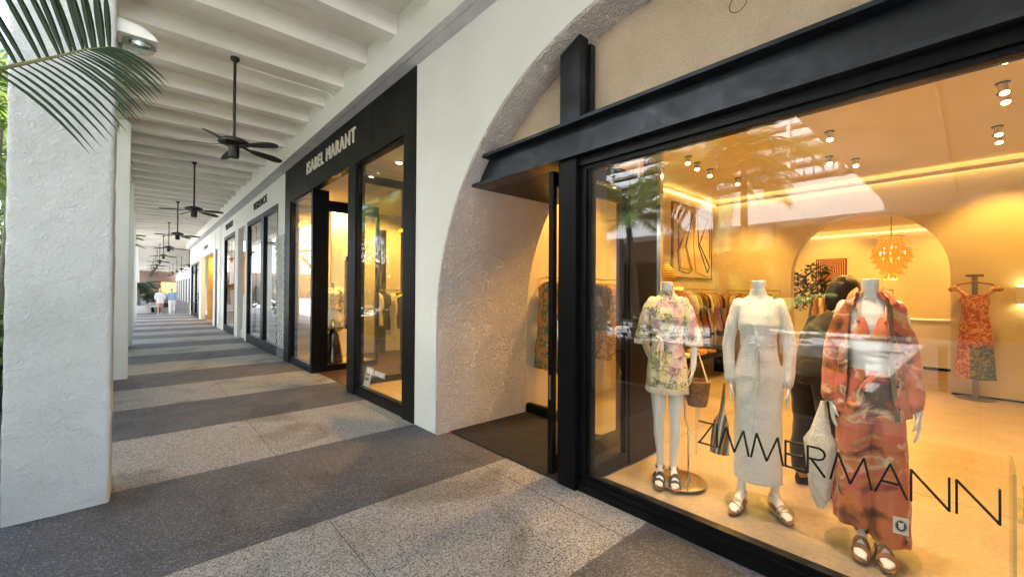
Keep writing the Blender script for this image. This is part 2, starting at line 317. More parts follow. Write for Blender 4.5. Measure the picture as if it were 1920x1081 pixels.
# palm trunk
m = mat('palm_trunk', (.3, .27, .22), .85); g = NG(m); M['ptrunk'] = m
x, y, z = g.xyz()
rg = g.math('FRACT', g.math('ADD', g.math('MULTIPLY', z, 9), g.math('MULTIPLY', g.noise(4), .5)))
g.col(g.mix(g.noise(12, 5), g.ramp(rg, [(0, (.10, .09, .07)), (.12, (.34, .31, .26)), (1, (.26, .24, .20))]), (.20, .19, .16))); g.bump(rg, .6, .02)
def translucent(m, col, f):   # leaves let light through
    nt = m.node_tree; o = nt.nodes['Material Output']; b = nt.nodes['Principled BSDF']; t = nt.nodes.new('ShaderNodeBsdfTranslucent'); t.inputs[0].default_value = (*col, 1)
    mx = nt.nodes.new('ShaderNodeMixShader'); mx.inputs[0].default_value = f; nt.links.new(b.outputs[0], mx.inputs[1]); nt.links.new(t.outputs[0], mx.inputs[2]); nt.links.new(mx.outputs[0], o.inputs[0])
translucent(M['leaf_sun'], (.24, .32, .08), .3); translucent(M['leaf_young'], (.70, .80, .28), .5); translucent(M['leaf'], (.08, .12, .03), .25); translucent(M['leaf_yellow'], (.7, .75, .1), .4)
# ---------------------------------------------------------------- object helpers
def link(o, parent=None):
    S.collection.objects.link(o)
    if parent: o.parent = parent
    return o
def wmat(o):
    mt = o.matrix_basis.copy(); p = o.parent
    while p: mt = p.matrix_basis @ mt; p = p.parent
    return mt
def tag(o, label=None, cat=None, group=None, kind=None):
    if label: o['label'] = label
    if cat: o['category'] = cat
    if group: o['group'] = group
    if kind: o['kind'] = kind
    return o
def thing(name, label, cat, loc=(0, 0, 0), rz=0, group=None):
    o = bpy.data.objects.new(name, None); o.empty_display_size = .1; link(o); o.location = loc; o.rotation_euler = (0, 0, rz)
    return tag(o, label, cat, group)
def copy_tree(o, parent=None):
    c = o.copy(); link(c, parent)
    for ch in list(o.children):
        copy_tree(ch, c)
    return c
def dup(o, loc, rz, label, group=None):
    c = copy_tree(o); c.location = loc; c.rotation_euler = (0, 0, rz); c['label'] = label
    if group: c['group'] = group
    return c
class MB:
    def __init__(s): s.b = bmesh.new(); s.mi = 0
    def face(s, vs):
        try: f = s.b.faces.new(vs); f.material_index = s.mi; return f
        except ValueError: return None
    def box(s, x0, x1, y0, y1, z0, z1, bev=0):
        v = [s.b.verts.new((x, y, z)) for z in (z0, z1) for y in (y0, y1) for x in (x0, x1)]
        fs = [s.face([v[i] for i in q]) for q in ((0, 2, 3, 1), (4, 5, 7, 6), (0, 1, 5, 4), (2, 6, 7, 3), (0, 4, 6, 2), (1, 3, 7, 5))]
        if bev:
            es = set(e for f in fs for e in f.edges)
            bmesh.ops.bevel(s.b, geom=list(es), offset=bev, segments=2, affect='EDGES', clamp_overlap=True)
        return s
    def quad(s, *p): s.face([s.b.verts.new(q) for q in p]); return s
    def loft(s, rings, cap=(True, True), closed=True):
        R = [[s.b.verts.new(p) for p in r] for r in rings]; n = len(R[0])
        for a, b in zip(R, R[1:]):
            for i in range(n if closed else n - 1):
                j = (i + 1) % n; s.face([a[i], a[j], b[j], b[i]])
        if cap[0]: s.face(R[0][::-1])
        if cap[1]: s.face(R[-1])
        return s
    def tube(s, pts, rad, n=10, cap=True, flat=None):
        pts = [Vector(p) for p in pts]
        if not isinstance(rad, (list, tuple)): rad = [rad] * len(pts)
        rings = []; up = None
        for i, p in enumerate(pts):
            t = (pts[min(i + 1, len(pts) - 1)] - pts[max(i - 1, 0)]).normalized()
            if up is None: up = Vector((0, 0, 1)) if abs(t.z) < .9 else Vector((0, 1, 0))
            a = t.cross(up).normalized(); b = a.cross(t).normalized(); up = b
            r = rad[i]; ra, rb = (r if isinstance(r, (tuple, list)) else (r, r))
            rings.append([p + a * ra * cos(2 * pi * k / n) + b * rb * sin(2 * pi * k / n) for k in range(n)])
        return s.loft(rings, (cap, cap))
    def limb(s, pts, rad, n=14, sub=4):
        # smooth tapering limb through joints with rounded ends
        P = [Vector(p) for p in pts]; out = []; ro = []
        for i in range(len(P) - 1):
            for k in range(sub):
                t = k / sub; p0 = P[max(i - 1, 0)]; p1 = P[i]; p2 = P[i + 1]; p3 = P[min(i + 2, len(P) - 1)]
                out.append(.5 * ((2 * p1) + (p2 - p0) * t + (2 * p0 - 5 * p1 + 4 * p2 - p3) * t * t + (3 * p1 - p0 - 3 * p2 + p3) * t ** 3))
                ro.append(rad[i] * (1 - t) + rad[i + 1] * t)
        out.append(P[-1]); ro.append(rad[-1])
        d0 = (out[0] - out[1]).normalized(); d1 = (out[-1] - out[-2]).normalized()
        o2 = [out[0] + d0 * ro[0] * .85, out[0] + d0 * ro[0] * .5] + out + [out[-1] + d1 * ro[-1] * .5, out[-1] + d1 * ro[-1] * .85]
        r2 = [ro[0] * .45, ro[0] * .85] + ro + [ro[-1] * .85, ro[-1] * .45]
        return s.tube(o2, r2, n)
    def sphere(s, c, r, n=12, m=8, half=None):
        rx, ry, rz = r if isinstance(r, (tuple, list)) else (r, r, r); rings = []
        for i in range(m + 1):
            a = -pi / 2 + pi * i / m; a = max(min(a, pi / 2 - .02), -pi / 2 + .02)
            rings.append([(c[0] + rx * cos(a) * cos(2 * pi * k / n), c[1] + ry * cos(a) * sin(2 * pi * k / n), c[2] + rz * sin(a)) for k in range(n)])
        return s.loft(rings)
    def ell(s, rings, n=40, cap=(True, True), fold=0, ph=0, pw=2.0):
        # rings: (z, cx, cy, rx, ry[, fold amplitude])
        R = []
        for q in rings:
            z, cx, cy, rx, ry = q[:5]; am = q[5] if len(q) > 5 else 0; row = []
            for k in range(n):
                t = 2 * pi * k / n; f = 1 + am * (sin(fold * t + ph + z * 3) + .4 * sin(fold * 1.7 * t + z * 5 + ph * 2))
                e = 2 / pw; sx = math.copysign(abs(sin(t)) ** e, sin(t)); cy_ = math.copysign(abs(cos(t)) ** e, cos(t))
                row.append((cx + rx * f * sx, cy - ry * f * cy_, z))
            R.append(row)
        return s.loft(R, cap)
    def shell(s, rings, a, thick, n=44, fold=0, ph=0):
        # open fronted garment: from angle a round the back to -a; a may vary per ring
        O = []
        for q in rings:
            z, cx, cy, rx, ry, am, a0, a1 = q; out = []; inn = []
            for k in range(n):
                t = a0 + (2 * pi - a1 - a0) * k / (n - 1); f = 1 + am * (sin(fold * t + ph + z * 4) + .4 * sin(fold * 1.9 * t + z * 6))
                out.append((cx + rx * f * sin(t), cy - ry * f * cos(t), z)); inn.append((cx + (rx * f - thick) * sin(t), cy - (ry * f - thick) * cos(t), z))
            O.append(out + inn[::-1])
        return s.loft(O)
    def cyl(s, x, y, z0, z1, r0, r1=None, n=24):
        r1 = r0 if r1 is None else r1
        return s.loft([[(x + r * cos(2 * pi * k / n), y + r * sin(2 * pi * k / n), z) for k in range(n)] for z, r in ((z0, r0), (z1, r1))])
    def lathe(s, x, y, prof, n=28):
        return s.loft([[(x + r * cos(2 * pi * k / n), y + r * sin(2 * pi * k / n), z) for k in range(n)] for z, r in prof])
    def poly(s, pts, d):
        # planar polygon extruded by vector d
        a = [s.b.verts.new(p) for p in pts]; b = [s.b.verts.new(Vector(p) + Vector(d)) for p in pts]; n = len(pts)
        s.face(a[::-1]); s.face(b)
        for i in range(n): s.face([a[i], a[(i + 1) % n], b[(i + 1) % n], b[i]])
        return s
    def bar(s, a, b, w, h=None):
        a, b = Vector(a), Vector(b); h = h or w; t = (b - a).normalized()
        up = Vector((0, 0, 1)) if abs(t.z) < .9 else Vector((0, 1, 0)); u = t.cross(up).normalized() * w / 2; v = u.cross(t).normalized() * h / 2
        return s.loft([[p + u + v, p - u + v, p - u - v, p + u - v] for p in (a, b)])
TS = bpy.data.scenes.new('scratch')
def evald(t):
    TS.collection.objects.link(t)
    with bpy.context.temp_override(scene=TS, view_layer=TS.view_layers[0]):
        dg = bpy.context.evaluated_depsgraph_get(); me = bpy.data.meshes.new_from_object(t.evaluated_get(dg))
    bpy.data.objects.remove(t); return me
def obj(name, mb, mt, parent=None, smooth=False, world=True, remesh=0, disp=None, relax=0):
    me = bpy.data.meshes.new(name); mb.b.normal_update()
    if name not in ('crown', 'shrubs', 'leaves'): bmesh.ops.recalc_face_normals(mb.b, faces=mb.b.faces[:])
    mb.b.to_mesh(me); mb.b.free()
    mts = mt if isinstance(mt, (list, tuple)) else [mt]
    if remesh:
        t = bpy.data.objects.new('tmp', me)
        md = t.modifiers.new('r', 'REMESH'); md.mode = 'VOXEL'; md.voxel_size = remesh
        if relax: sm = t.modifiers.new('s', 'SMOOTH'); sm.factor = .5; sm.iterations = relax
        me2 = evald(t); me2.name = name
        bpy.data.meshes.remove(me); me = me2; smooth = True
        me.materials.clear()
    if disp:
        sc, am = disp
        nr = [v.normal.copy() for v in me.vertices]; co = [v.co.copy() for v in me.vertices]; fl_ = []
        for c, nn in zip(co, nr): fl_.extend(c + nn * am * noise.noise(c * sc))
        me.vertices.foreach_set('co', fl_)
    for q in mts: me.materials.append(M[q] if isinstance(q, str) else q)
    if not world and parent is not None and name != 'base':
        q = parent
        while q is not None and 'slim' not in q.keys(): q = q.parent
        if q is not None: me.transform(Matrix.Diagonal((q['slim'], 1, 1, 1)))
    if world and parent is not None: me.transform(wmat(parent).inverted())
    if smooth:
        me.polygons.foreach_set('use_smooth', [True] * len(me.polygons))
        if not remesh:
            bm = bmesh.new(); bm.from_mesh(me)
            for e in bm.edges:
                if len(e.link_faces) == 2 and e.calc_face_angle(0) > radians(42): e.smooth = False
            bm.to_mesh(me); bm.free()
    me.update()
    o = bpy.data.objects.new(name, me); link(o, parent); return o
def struct(name, mb, mt, **k): return tag(obj(name, mb, mt, **k), kind='structure')
def B(*a, **k): return MB().box(*a, **k)
def text_mesh(name, s, p, h, mt, parent, sx=1.0, depth=.02, bold=0.0, spacing=1.0, width=None):
    # text on a wall facing -X; p = left end of the baseline; reads towards -Y
    cu = bpy.data.curves.new('t', 'FONT'); cu.body = s; cu.size = 1; cu.extrude = .5; cu.offset = bold; cu.space_character = spacing
    me = evald(bpy.data.objects.new('t', cu))
    xs = [v.co.x for v in me.vertices]; ys = [v.co.y for v in me.vertices]; x0, x1, y0, y1 = min(xs), max(xs), min(ys), max(ys)
    k = h / (y1 - y0); kx = (width / (x1 - x0)) if width else k * sx
    for v in me.vertices:
        a, b, c = v.co; v.co = (p[0] - (c + .5) * depth, p[1] - (a - x0) * kx, p[2] + (b - y0) * k)
    me.name = name
    for q in ([mt] if isinstance(mt, str) else mt): me.materials.append(M[q])
    if parent: me.transform(wmat(parent).inverted())
    o = bpy.data.objects.new(name, me); return link(o, parent)
def spot(loc, aim, energy, ang=80, col=WARM, size=.04, blend=.6):
    l = bpy.data.lights.new('spot', 'SPOT'); l.energy = energy * .24; l.color = col; l.spot_size = radians(ang); l.spot_blend = blend; l.shadow_soft_size = size
    o = bpy.data.objects.new('spot_lamp', l); S.collection.objects.link(o); o.location = loc
    o.rotation_euler = (Vector(loc) - Vector(aim)).to_track_quat('Z', 'Y').to_euler(); return o
def area(loc, aim, energy, sx, sy, col=WARM):
    l = bpy.data.lights.new('area', 'AREA'); l.shape = 'RECTANGLE'; l.size = sx; l.size_y = sy; l.energy = energy * .24; l.color = col
    o = bpy.data.objects.new('ceiling_lamp', l); S.collection.objects.link(o); o.location = loc
    o.rotation_euler = (Vector(loc) - Vector(aim)).to_track_quat('Z', 'Y').to_euler(); return o
# ================================================================ SETTING
struct('ground', MB().quad((-400, -400, -.06), (400, -400, -.06), (400, 400, -.06), (-400, 400, -.06)), 'court')
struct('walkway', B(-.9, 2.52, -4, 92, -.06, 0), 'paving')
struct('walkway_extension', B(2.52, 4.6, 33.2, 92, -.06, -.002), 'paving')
# ---- arcade roof: deck, joists, edge beam, fascia
ar = thing('arcade_roof', 'cream painted concrete roof with close set joists over the covered walkway', 'roof', (1, 4, 4.38))
obj('deck', B(-.64, 4.6, -3, 92, 4.59, 4.95), 'ceil', ar)
for k in range(99):
    yy = 5.27 + .815 * (k - 8); x1 = 2.125 if yy < 33 else 4.5
    mb = MB(); mb.loft([[(x, yy - .125, 4.592), (x, yy - .085, 4.385), (x, yy + .085, 4.385), (x, yy + .125, 4.592)] for x in (-.2, x1)])
    obj('joist', mb, 'ceil', ar)
obj('edge_beam', B(-.66, -.20, -3, 92, 4.37, 5.15), 'ceil', ar)
# conduit on the ceiling by the first fan
cb = MB(); cb.tube([(.86, 6.28, 4.37), (1.0, 6.28, 4.37), (1.98, 6.28, 4.37), (2.04, 6.28, 4.34), (2.06, 6.3, 4.30)], .008, 8)
obj('conduit', cb, 'ceil', ar, smooth=True)
# ---- pillars
pz = (4.37, )
names = ['broad textured white pillar in the foreground left with a palm frond before it', 'second white pillar along the walkway, just beyond the textured one', 'third white pillar along the walkway from the foreground']
for k in range(16):
    y0 = 4.1 + 5.49 * k
    mb = B(-.64, -.15, y0, y0 + .31, -.055, 4.368 if k else 4.368, bev=.006)
    if k < 3: lb = names[k]
    else: lb = 'distant white pillar in the row beside the walkway'
    if k == 0:
        mb.b.free(); p = thing('pillar', lb, 'pillar', (-.4, 4.25, 0)); obj('shaft', B(-.645, -.148, 4.098, 4.412, -.05, 4.368), 'stucco_pillar', p, remesh=.016, disp=(9, .006))
        obj('worn_base_corner', B(-.17, -.142, 4.33, 4.418, .002, .10, bev=.006), 'sole', p, smooth=True, disp=(40, .008))
    else: p = obj('pillar', mb, 'wallw')
    tag(p, lb, 'pillar', 'white pillars along the walkway')
# ---- shop building: stucco wall with the arch, upper wall, roof
AY, AZ, AR = 1.424, 1.157, 2.371
def arc(a): return (AY + AR * cos(a), AZ + AR * sin(a))
sb = thing('shop_building', 'white stucco shop building with one large arch and a flat cornice', 'building', (2.34, 1.4, 0))
NA = 72; ang = [pi * i / NA for i in range(NA + 1)]
mb = MB()
def arch_wall(mb, xf, xb, ytop=4.2, r=AR):
    pf = [(AY + r, -.05)] + [(AY + r * cos(a), AZ + r * sin(a)) for a in ang] + [(AY - r, -.05)]
    yl, yr = 4.283, -6.0
    F = [[mb.b.verts.new((x, p[0], p[1])) for p in pf] for x in (xf, xb)]
    T = []
    for x in (xf, xb):
        row = []
        for p in pf: row.append(mb.b.verts.new((x, p[0], ytop)))
        T.append(row)
    n = len(pf)
    cl = [mb.b.verts.new((x, yl, z)) for x in (xf, xb) for z in (-.05, ytop)]; cr = [mb.b.verts.new((x, yr, z)) for x in (xf, xb) for z in (-.05, ytop)]
    for s in (0, 1):
        for i in range(n - 1):
            if i in (0, n - 2): continue
            mb.face([F[s][i], F[s][i + 1], T[s][i + 1], T[s][i]])
        mb.face([cl[2 * s], F[s][0], F[s][1], T[s][1], cl[2 * s + 1]]); mb.face([cr[2 * s], F[s][-1], F[s][-2], T[s][-2], cr[2 * s + 1]])
    mb.face([cl[0], cl[1], cl[3], cl[2]]); mb.face([cr[0], cr[1], cr[3], cr[2]])
    return F
F = arch_wall(mb, 2.34, 2.615)
obj('wall', mb, 'stucco', sb)
# arch lining (knockdown stucco), upper part shallow, lower left jamb deep
mb = MB()
def arcpts(a0, a1, n, r): return [(AY + r * cos(a0 + (a1 - a0) * i / n), AZ + r * sin(a0 + (a1 - a0) * i / n)) for i in range(n + 1)]
pts = [(AY + AR - .004, -.05)] + arcpts(0, pi, NA, AR - .004) + [(AY - AR + .004, -.05)]
pto = [(AY + AR + .03, -.05)] + arcpts(0, pi, NA, AR + .03) + [(AY - AR - .03, -.05)]
mb.loft([[(x, *p) for p in pts] + [(x, *p) for p in pto[::-1]] for x in (2.338, 2.625)])
obj('arch_lining', mb, 'stucco_arch', sb, smooth=False)
mb = MB(); a1 = math.asin((2.60 - AZ) / AR)
pts = [(AY + AR - .004, -.05)] + arcpts(0, a1, 26, AR - .004); pto = [(AY + AR + .12, -.05)] + arcpts(0, a1, 26, AR + .12)
mb.loft([[(x, *p) for p in pts] + [(x, *p) for p in pto[::-1]] for x in (2.6252, 3.62)])
obj('entrance_jamb', mb, 'stucco_arch', sb)
# tympanum above the beam
mb = MB(); za = math.asin((2.80 - AZ) / AR)
top = arcpts(za, pi - za, 50, AR - .006)
mb.poly([(2.625, *p) for p in top], (.1, 0, 0))
obj('tympanum', mb, 'tymp', sb)
mb = MB(); q = [(2.6245, .95 + .048 * cos(2 * pi * k / 32), 3.215 + .048 * sin(2 * pi * k / 32)) for k in range(33)]
mb.tube(q, .0022, 6, cap=False); obj('round_access_cover', mb, 'gap', sb)
# cornice
obj('cornice', B(2.12, 2.202, -6, 33.1, 4.087, 4.588), 'fascia', sb)
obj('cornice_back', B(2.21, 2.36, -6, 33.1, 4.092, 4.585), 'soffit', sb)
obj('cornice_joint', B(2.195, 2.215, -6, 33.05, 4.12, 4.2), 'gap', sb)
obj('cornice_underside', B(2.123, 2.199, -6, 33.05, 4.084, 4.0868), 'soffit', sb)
obj('roof', B(2.126, 16, -6, 33.1, 4.97, 5.25), 'wallw', sb)
obj('upper_wall', B(2.37, 2.6, -6, 33.1, 4.21, 4.96), 'wallw', sb)
# ---------------------------------------------------------------- arched storefront (steel and glass)
st = thing('arched_storefront', 'black steel and glass shopfront under the stucco arch with heavy channel beam', 'storefront', (2.5, 1.4, 0))
mb = MB(); Y0, Y1 = -.97, 3.36
def yz_arc_y(z): return AY + sqrt(AR ** 2 - (z - AZ) ** 2)
def ch(mb, x0, x1, z0, z1):
    e0, e1 = yz_arc_y(z0) - .012, yz_arc_y(z1) - .012; f0, f1 = 2 * AY - e0, 2 * AY - e1
    mb.loft([[(x0, e0, z0), (x1, e0, z0), (x1, e1, z1), (x0, e1, z1)], [(x0, f0, z0), (x1, f0, z0), (x1, f1, z1), (x0, f1, z1)]])
ch(mb, 2.405, 2.62, 2.775, 2.80); ch(mb, 2.50, 2.53, 2.562, 2.774); ch(mb, 2.43, 2.62, 2.535, 2.561)
obj('channel_beam', mb, 'steel', st)
# post in front, running from floor to the arch above
obj('post', B(2.47, 2.56, 2.045, 2.225, 0.0, 2.534, bev=.003), 'blk', st)
mb = MB(); mb.poly([(2.445, 2.19, 2.801), (2.445, 1.995, 2.801), (2.445, 1.995, 3.445), (2.445, 2.19, 3.36)], (.10, 0, 0)); mb.box(2.546, 2.60, 1.97, 2.03, 2.801, 3.40)
obj('upper_post', mb, 'steel', st)
# window frame
mb = MB(); mb.box(2.50, 2.60, -.9, 2.044, 0.0, .055); mb.box(2.515, 2.60, -.9, 2.044, .056, .092); mb.box(2.535, 2.60, -.9, 2.044, .093, .125)
obj('sill', mb, 'blk', st)
mb = MB(); mb.box(2.50, 2.60, -.9, 2.044, 2.47, 2.534); mb.box(2.525, 2.60, -.9, 2.044, 2.435, 2.469)
obj('window_head', mb, 'blk', st)
mb = MB(); mb.box(2.515, 2.60, 1.985, 2.044, .126, 2.434); mb.box(2.535, 2.60, 1.955, 1.984, .126, 2.434)
obj('window_stile', mb, 'blk', st)
gp = obj('window_pane', B(2.548, 2.556, -.95, 1.954, .126, 2.434), 'glass', st)
# lettering on the glass
Lt = {'Z': [((1.139, .727), (1.05, .727)), ((1.054, .727), (1.136, .599)), ((1.144, .599), (1.046, .599))], 'I': [((1.032, .733), (1.032, .594))],
 'M': [((1.018, .594), (.982, .728)), ((.982, .728), (.936, .596)), ((.936, .596), (.888, .731)), ((.888, .731), (.860, .594))],
 'M2': [((.849, .594), (.821, .734)), ((.821, .734), (.771, .596)), ((.771, .596), (.719, .736)), ((.719, .736), (.694, .594))],
 'E': [((.683, .733), (.683, .594)), ((.683, .729), (.602, .729)), ((.683, .664), (.602, .664)), ((.683, .599), (.602, .599))],
 'R': [((.585, .733), (.585, .594)), ((.585, .730), (.540, .730)), ((.540, .730), (.520, .722)), ((.520, .722), (.513, .702)), ((.513, .702), (.520, .682)), ((.520, .682), (.540, .672)), ((.540, .672), (.585, .670)), ((.568, .668), (.513, .594))],
 'M3': [((.492, .594), (.462, .732)), ((.462, .732), (.415, .596)), ((.415, .596), (.364, .734)), ((.364, .734), (.336, .594))],
 'A': [((.325, .594), (.272, .736)), ((.272, .736), (.217, .594)), ((.303, .651), (.245, .651))],
 'N': [((.204, .594), (.204, .733)), ((.204, .731), (.088, .596)), ((.088, .594), (.088, .735))],
 'N2': [((.067, .594), (.067, .735)), ((.067, .733), (-.05, .597)), ((-.05, .594), (-.05, .736))]}
for k, v in Lt.items():
    mb = MB()
    for i, (a, b) in enumerate(v): mb.bar((2.543 - .0004 * i, a[0], a[1]), (2.543 - .0004 * i, b[0], b[1]), .011, .008)
    obj('letter', mb, 'black_letter', st)
# side glazing between vestibule and display bay
mb = MB(); mb.box(2.61, 3.45, 2.03, 2.075, .02, .13); mb.box(2.61, 3.45, 2.03, 2.075, 2.40, 2.53); mb.box(3.12, 3.165, 2.028, 2.078, .131, 2.399); mb.box(2.61, 2.645, 2.03, 2.075, .131, 2.399)
obj('side_window_frame', mb, 'blk', st)
obj('side_window_pane', B(2.646, 3.119, 2.049, 2.055, .131, 2.399), 'glass', st)
obj('side_panel', B(3.17, 3.62, 2.02, 2.09, .02, 2.53), 'blk', st)
obj('entrance_soffit', B(2.562, 3.66, 2.226, 3.50, 2.536, 2.56), 'blk', st)
obj('vestibule_soffit', B(2.74, 3.66, 2.03, 2.2255, 2.536, 2.56), 'blk', st)
mb = MB(); mb.box(3.62, 3.70, 3.10, 3.795, .0, .10); mb.box(3.64, 3.70, 3.0, 3.795, .10, .115)
obj('threshold_rail', mb, 'blk', st)
# entrance door folded inwards
mb = MB(); mb.box(2.53, 2.575, 2.335, 2.385, .02, 2.50); mb.box(3.50, 3.56, 2.335, 2.385, .02, 2.50); mb.box(2.576, 3.499, 2.337, 2.383, .02, .16); mb.box(2.576, 3.499, 2.337, 2.383, 2.38, 2.50)
dr = obj('door', mb, 'blk', st)
obj('door_pane', B(2.576, 3.499, 2.357, 2.363, .161, 2.379), 'glass', dr)
mb = MB(); mb.tube([(2.56, 2.30, .83), (2.56, 2.30, 1.27)], .012, 12); mb.box(2.553, 2.567, 2.30, 2.335, .86, .875); mb.box(2.553, 2.567, 2.30, 2.335, 1.22, 1.235)
obj('door_handle', mb, 'chrome', dr, smooth=True)
mb = MB(); mb.box(2.526, 2.53, 2.35, 2.372, .62, .82); mb.box(2.522, 2.53, 2.352, 2.37, .68, .72); obj('door_lock', mb, 'fr_grey', dr)
mb = MB(); mb.box(2.49, 3.62, 2.23, 3.785, .001, .012); tag(obj('door_mat', mb, 'mat_rug'), 'large black entrance mat in the recess beside the rough arch jamb', 'mat')
# ---------------------------------------------------------------- boutique interior
ri = thing('boutique_interior', 'warm lit boutique room behind the large arch window with an arched back opening', 'shop interior', (5, 0, 0))
obj('floor', B(2.61, 15.2, -6, 3.82, -.04, .004), 'concrete', ri)
obj('ceiling', B(2.63, 9.2, -6, 3.82, 3.47, 3.6), 'room_smooth', ri)
obj('left_wall', B(3.62, 9.36, 3.82, 3.95, .0, 3.6), 'room_smooth', ri)
obj('front_wall', B(2.727, 2.76, -6, 3.7, 2.60, 3.47), 'room_smooth', ri)
obj('far_end_wall', B(2.63, 9.3, -6.1, -6, 0, 3.6), 'room_smooth', ri)
obj('front_pier', B(2.63, 2.75, -6, -.96, 0, 2.58), 'room_smooth', ri)
# back wall with arched opening
mb = MB(); cy_, rr_, zc = 1.34, 1.04, 1.85; xs = (9.2, 9.4)
prof = [(cy_ + rr_, 0)] + [(cy_ + rr_ * cos(pi * i / 40), zc + rr_ * sin(pi * i / 40)) for i in range(41)] + [(cy_ - rr_, 0)]
for s in xs:
    P = [mb.b.verts.new((s, *p)) for p in prof]; Tt = [mb.b.verts.new((s, p[0], 3.47)) for p in prof]
    for i in range(1, len(prof) - 2): mb.face([P[i], P[i + 1], Tt[i + 1], Tt[i]])
    a_ = [mb.b.verts.new((s, 3.82, 0)), mb.b.verts.new((s, 3.82, 3.47))]; b_ = [mb.b.verts.new((s, -6, 0)), mb.b.verts.new((s, -6, 3.47))]
    mb.face([a_[0], P[0], P[1], Tt[1], a_[1]]); mb.face([b_[0], P[-1], P[-2], Tt[-2], b_[1]])
mb.loft([[(x, *p) for p in prof] for x in xs], (False, False), closed=False)
obj('back_wall', mb, 'room', ri)
mb = MB(); mb.box(9.12, 9.19, -6, 3.8, 3.36, 3.375); mb.box(7.0, 9.11, 3.74, 3.81, 3.36, 3.375)
obj('cove_light', mb, 'emit_cove', ri)
mb = MB(); mb.box(9.08, 9.115, -6, 3.73, 3.34, 3.40); obj('cove_lip', mb, 'room_smooth', ri)
obj('skirting', B(9.185, 9.199, -6, .29, .005, .03), 'gap', ri)
# second room
obj('second_back_wall', B(14.0, 14.15, -4, 5.5, 0, 3.6), 'room', ri)
obj('second_ceiling', B(9.4, 14.0, -4, 5.5, 3.18, 3.3), 'room_smooth', ri)
obj('second_left_wall', B(9.4, 14.0, 5.5, 5.6, 0, 3.3), 'room', ri)
obj('second_right_wall', B(9.4, 14.0, -4.1, -4, 0, 3.3), 'room', ri)
obj('second_floor', B(9.2, 14.1, 3.8, 5.5, -.04, .004), 'concrete', ri)
obj('second_cove_light', B(13.9, 13.99, -2, 5, 3.05, 3.07), 'emit_cove', ri)
# ceiling spotlights: (x, y, aim)
n = 0
spt = [(5.87, 2.79), (6.25, 2.83), (6.74, 2.85), (7.6, 2.75), (6.22, 1.21), (7.34, 1.43), (7.75, 1.2), (5.15, -.13), (5.95, -.145), (6.25, -.16), (7.45, -.14), (7.83, -.15)]
lbl = ['first of the row of small ceiling spotlights nearest the left wall', 'second in the ceiling spotlight row by the left wall', 'third in the ceiling spotlight row by the left wall', 'rearmost ceiling spotlight of the row by the left wall', 'ceiling spotlight in the middle of the room nearest the window', 'middle ceiling spotlight before the chandelier', 'rearmost ceiling spotlight before the chandelier', 'ceiling spotlight nearest the window in the right hand row', 'front of the pair of glowing ceiling spotlights in the right row', 'rear of the pair of glowing ceiling spotlights in the right row', 'front of the far pair of spotlights in the right row', 'rearmost ceiling spotlight of the right row']
for (x, y), lb in zip(spt, lbl):
    t = thing('ceiling_spotlight', lb, 'spotlight', (x, y, 3.47), 0, 'ceiling spotlights in the boutique')
    a = Vector((-.35, -.12, -1)).normalized(); c0 = Vector((x, y, 3.455)); c1 = c0 + a * .10
    mb = MB(); mb.lathe(x, y, [(3.469, .05), (3.462, .05), (3.46, .035)]); obj('rim', mb, 'blk', t, smooth=True)
    mb = MB(); mb.tube([c0 - a * .0, c1], .034, 20); obj('housing', mb, 'room_smooth', t, smooth=True)
    mb = MB(); mb.tube([c1, c1 + a * .006], .029, 20); obj('lens', mb, 'emit_w', t, smooth=True)
    spot(c1 + a * .03, c1 + a + Vector((0, 0, 0)), 95, 100)
# the display bay's own downlights just inside the glass
for y, lb in ((1.75, 'small downlight above the printed dress mannequin'), (1.1, 'small downlight above the white knit mannequin'), (.45, 'small downlight above the tie-dye mannequin')):
    t = thing('display_downlight', lb, 'downlight', (2.95, y, 3.4), 0, 'downlights over the window display')
    mb = MB(); mb.lathe(3.05, y, [(3.469, .05), (3.44, .05), (3.44, .035)]); obj('rim', mb, 'blk', t, smooth=True)
    mb = MB(); mb.lathe(3.05, y, [(3.439, .034), (3.434, .034)]); obj('lens', mb, 'emit_w', t, smooth=True)
    spot((3.05, y, 3.40), (3.2, y, 0), 120, 60, (1, .66, .36))
spot((4.6, 3.0, 3.38), (4.4, 3.8, 1.0), 150, 100); spot((8.3, 2.6, 3.38), (8.6, 3.4, 1.0), 110, 100); spot((8.4, -.3, 3.38), (9.2, -.2, 1.2), 90, 90)
spot((6.0, -3.0, 3.38), (6, -3, 0), 160, 130); spot((4.2, 1.8, 3.38), (4.4, 1.6, 0), 120, 120)
spot((10.4, 3.6, 3.1), (11, 3.2, 0), 150, 130); spot((12.5, .2, 3.1), (13.8, .6, 1.2), 130, 110); spot((12.4, 2.6, 3.1), (13.9, 2.6, 1.9), 120, 80)
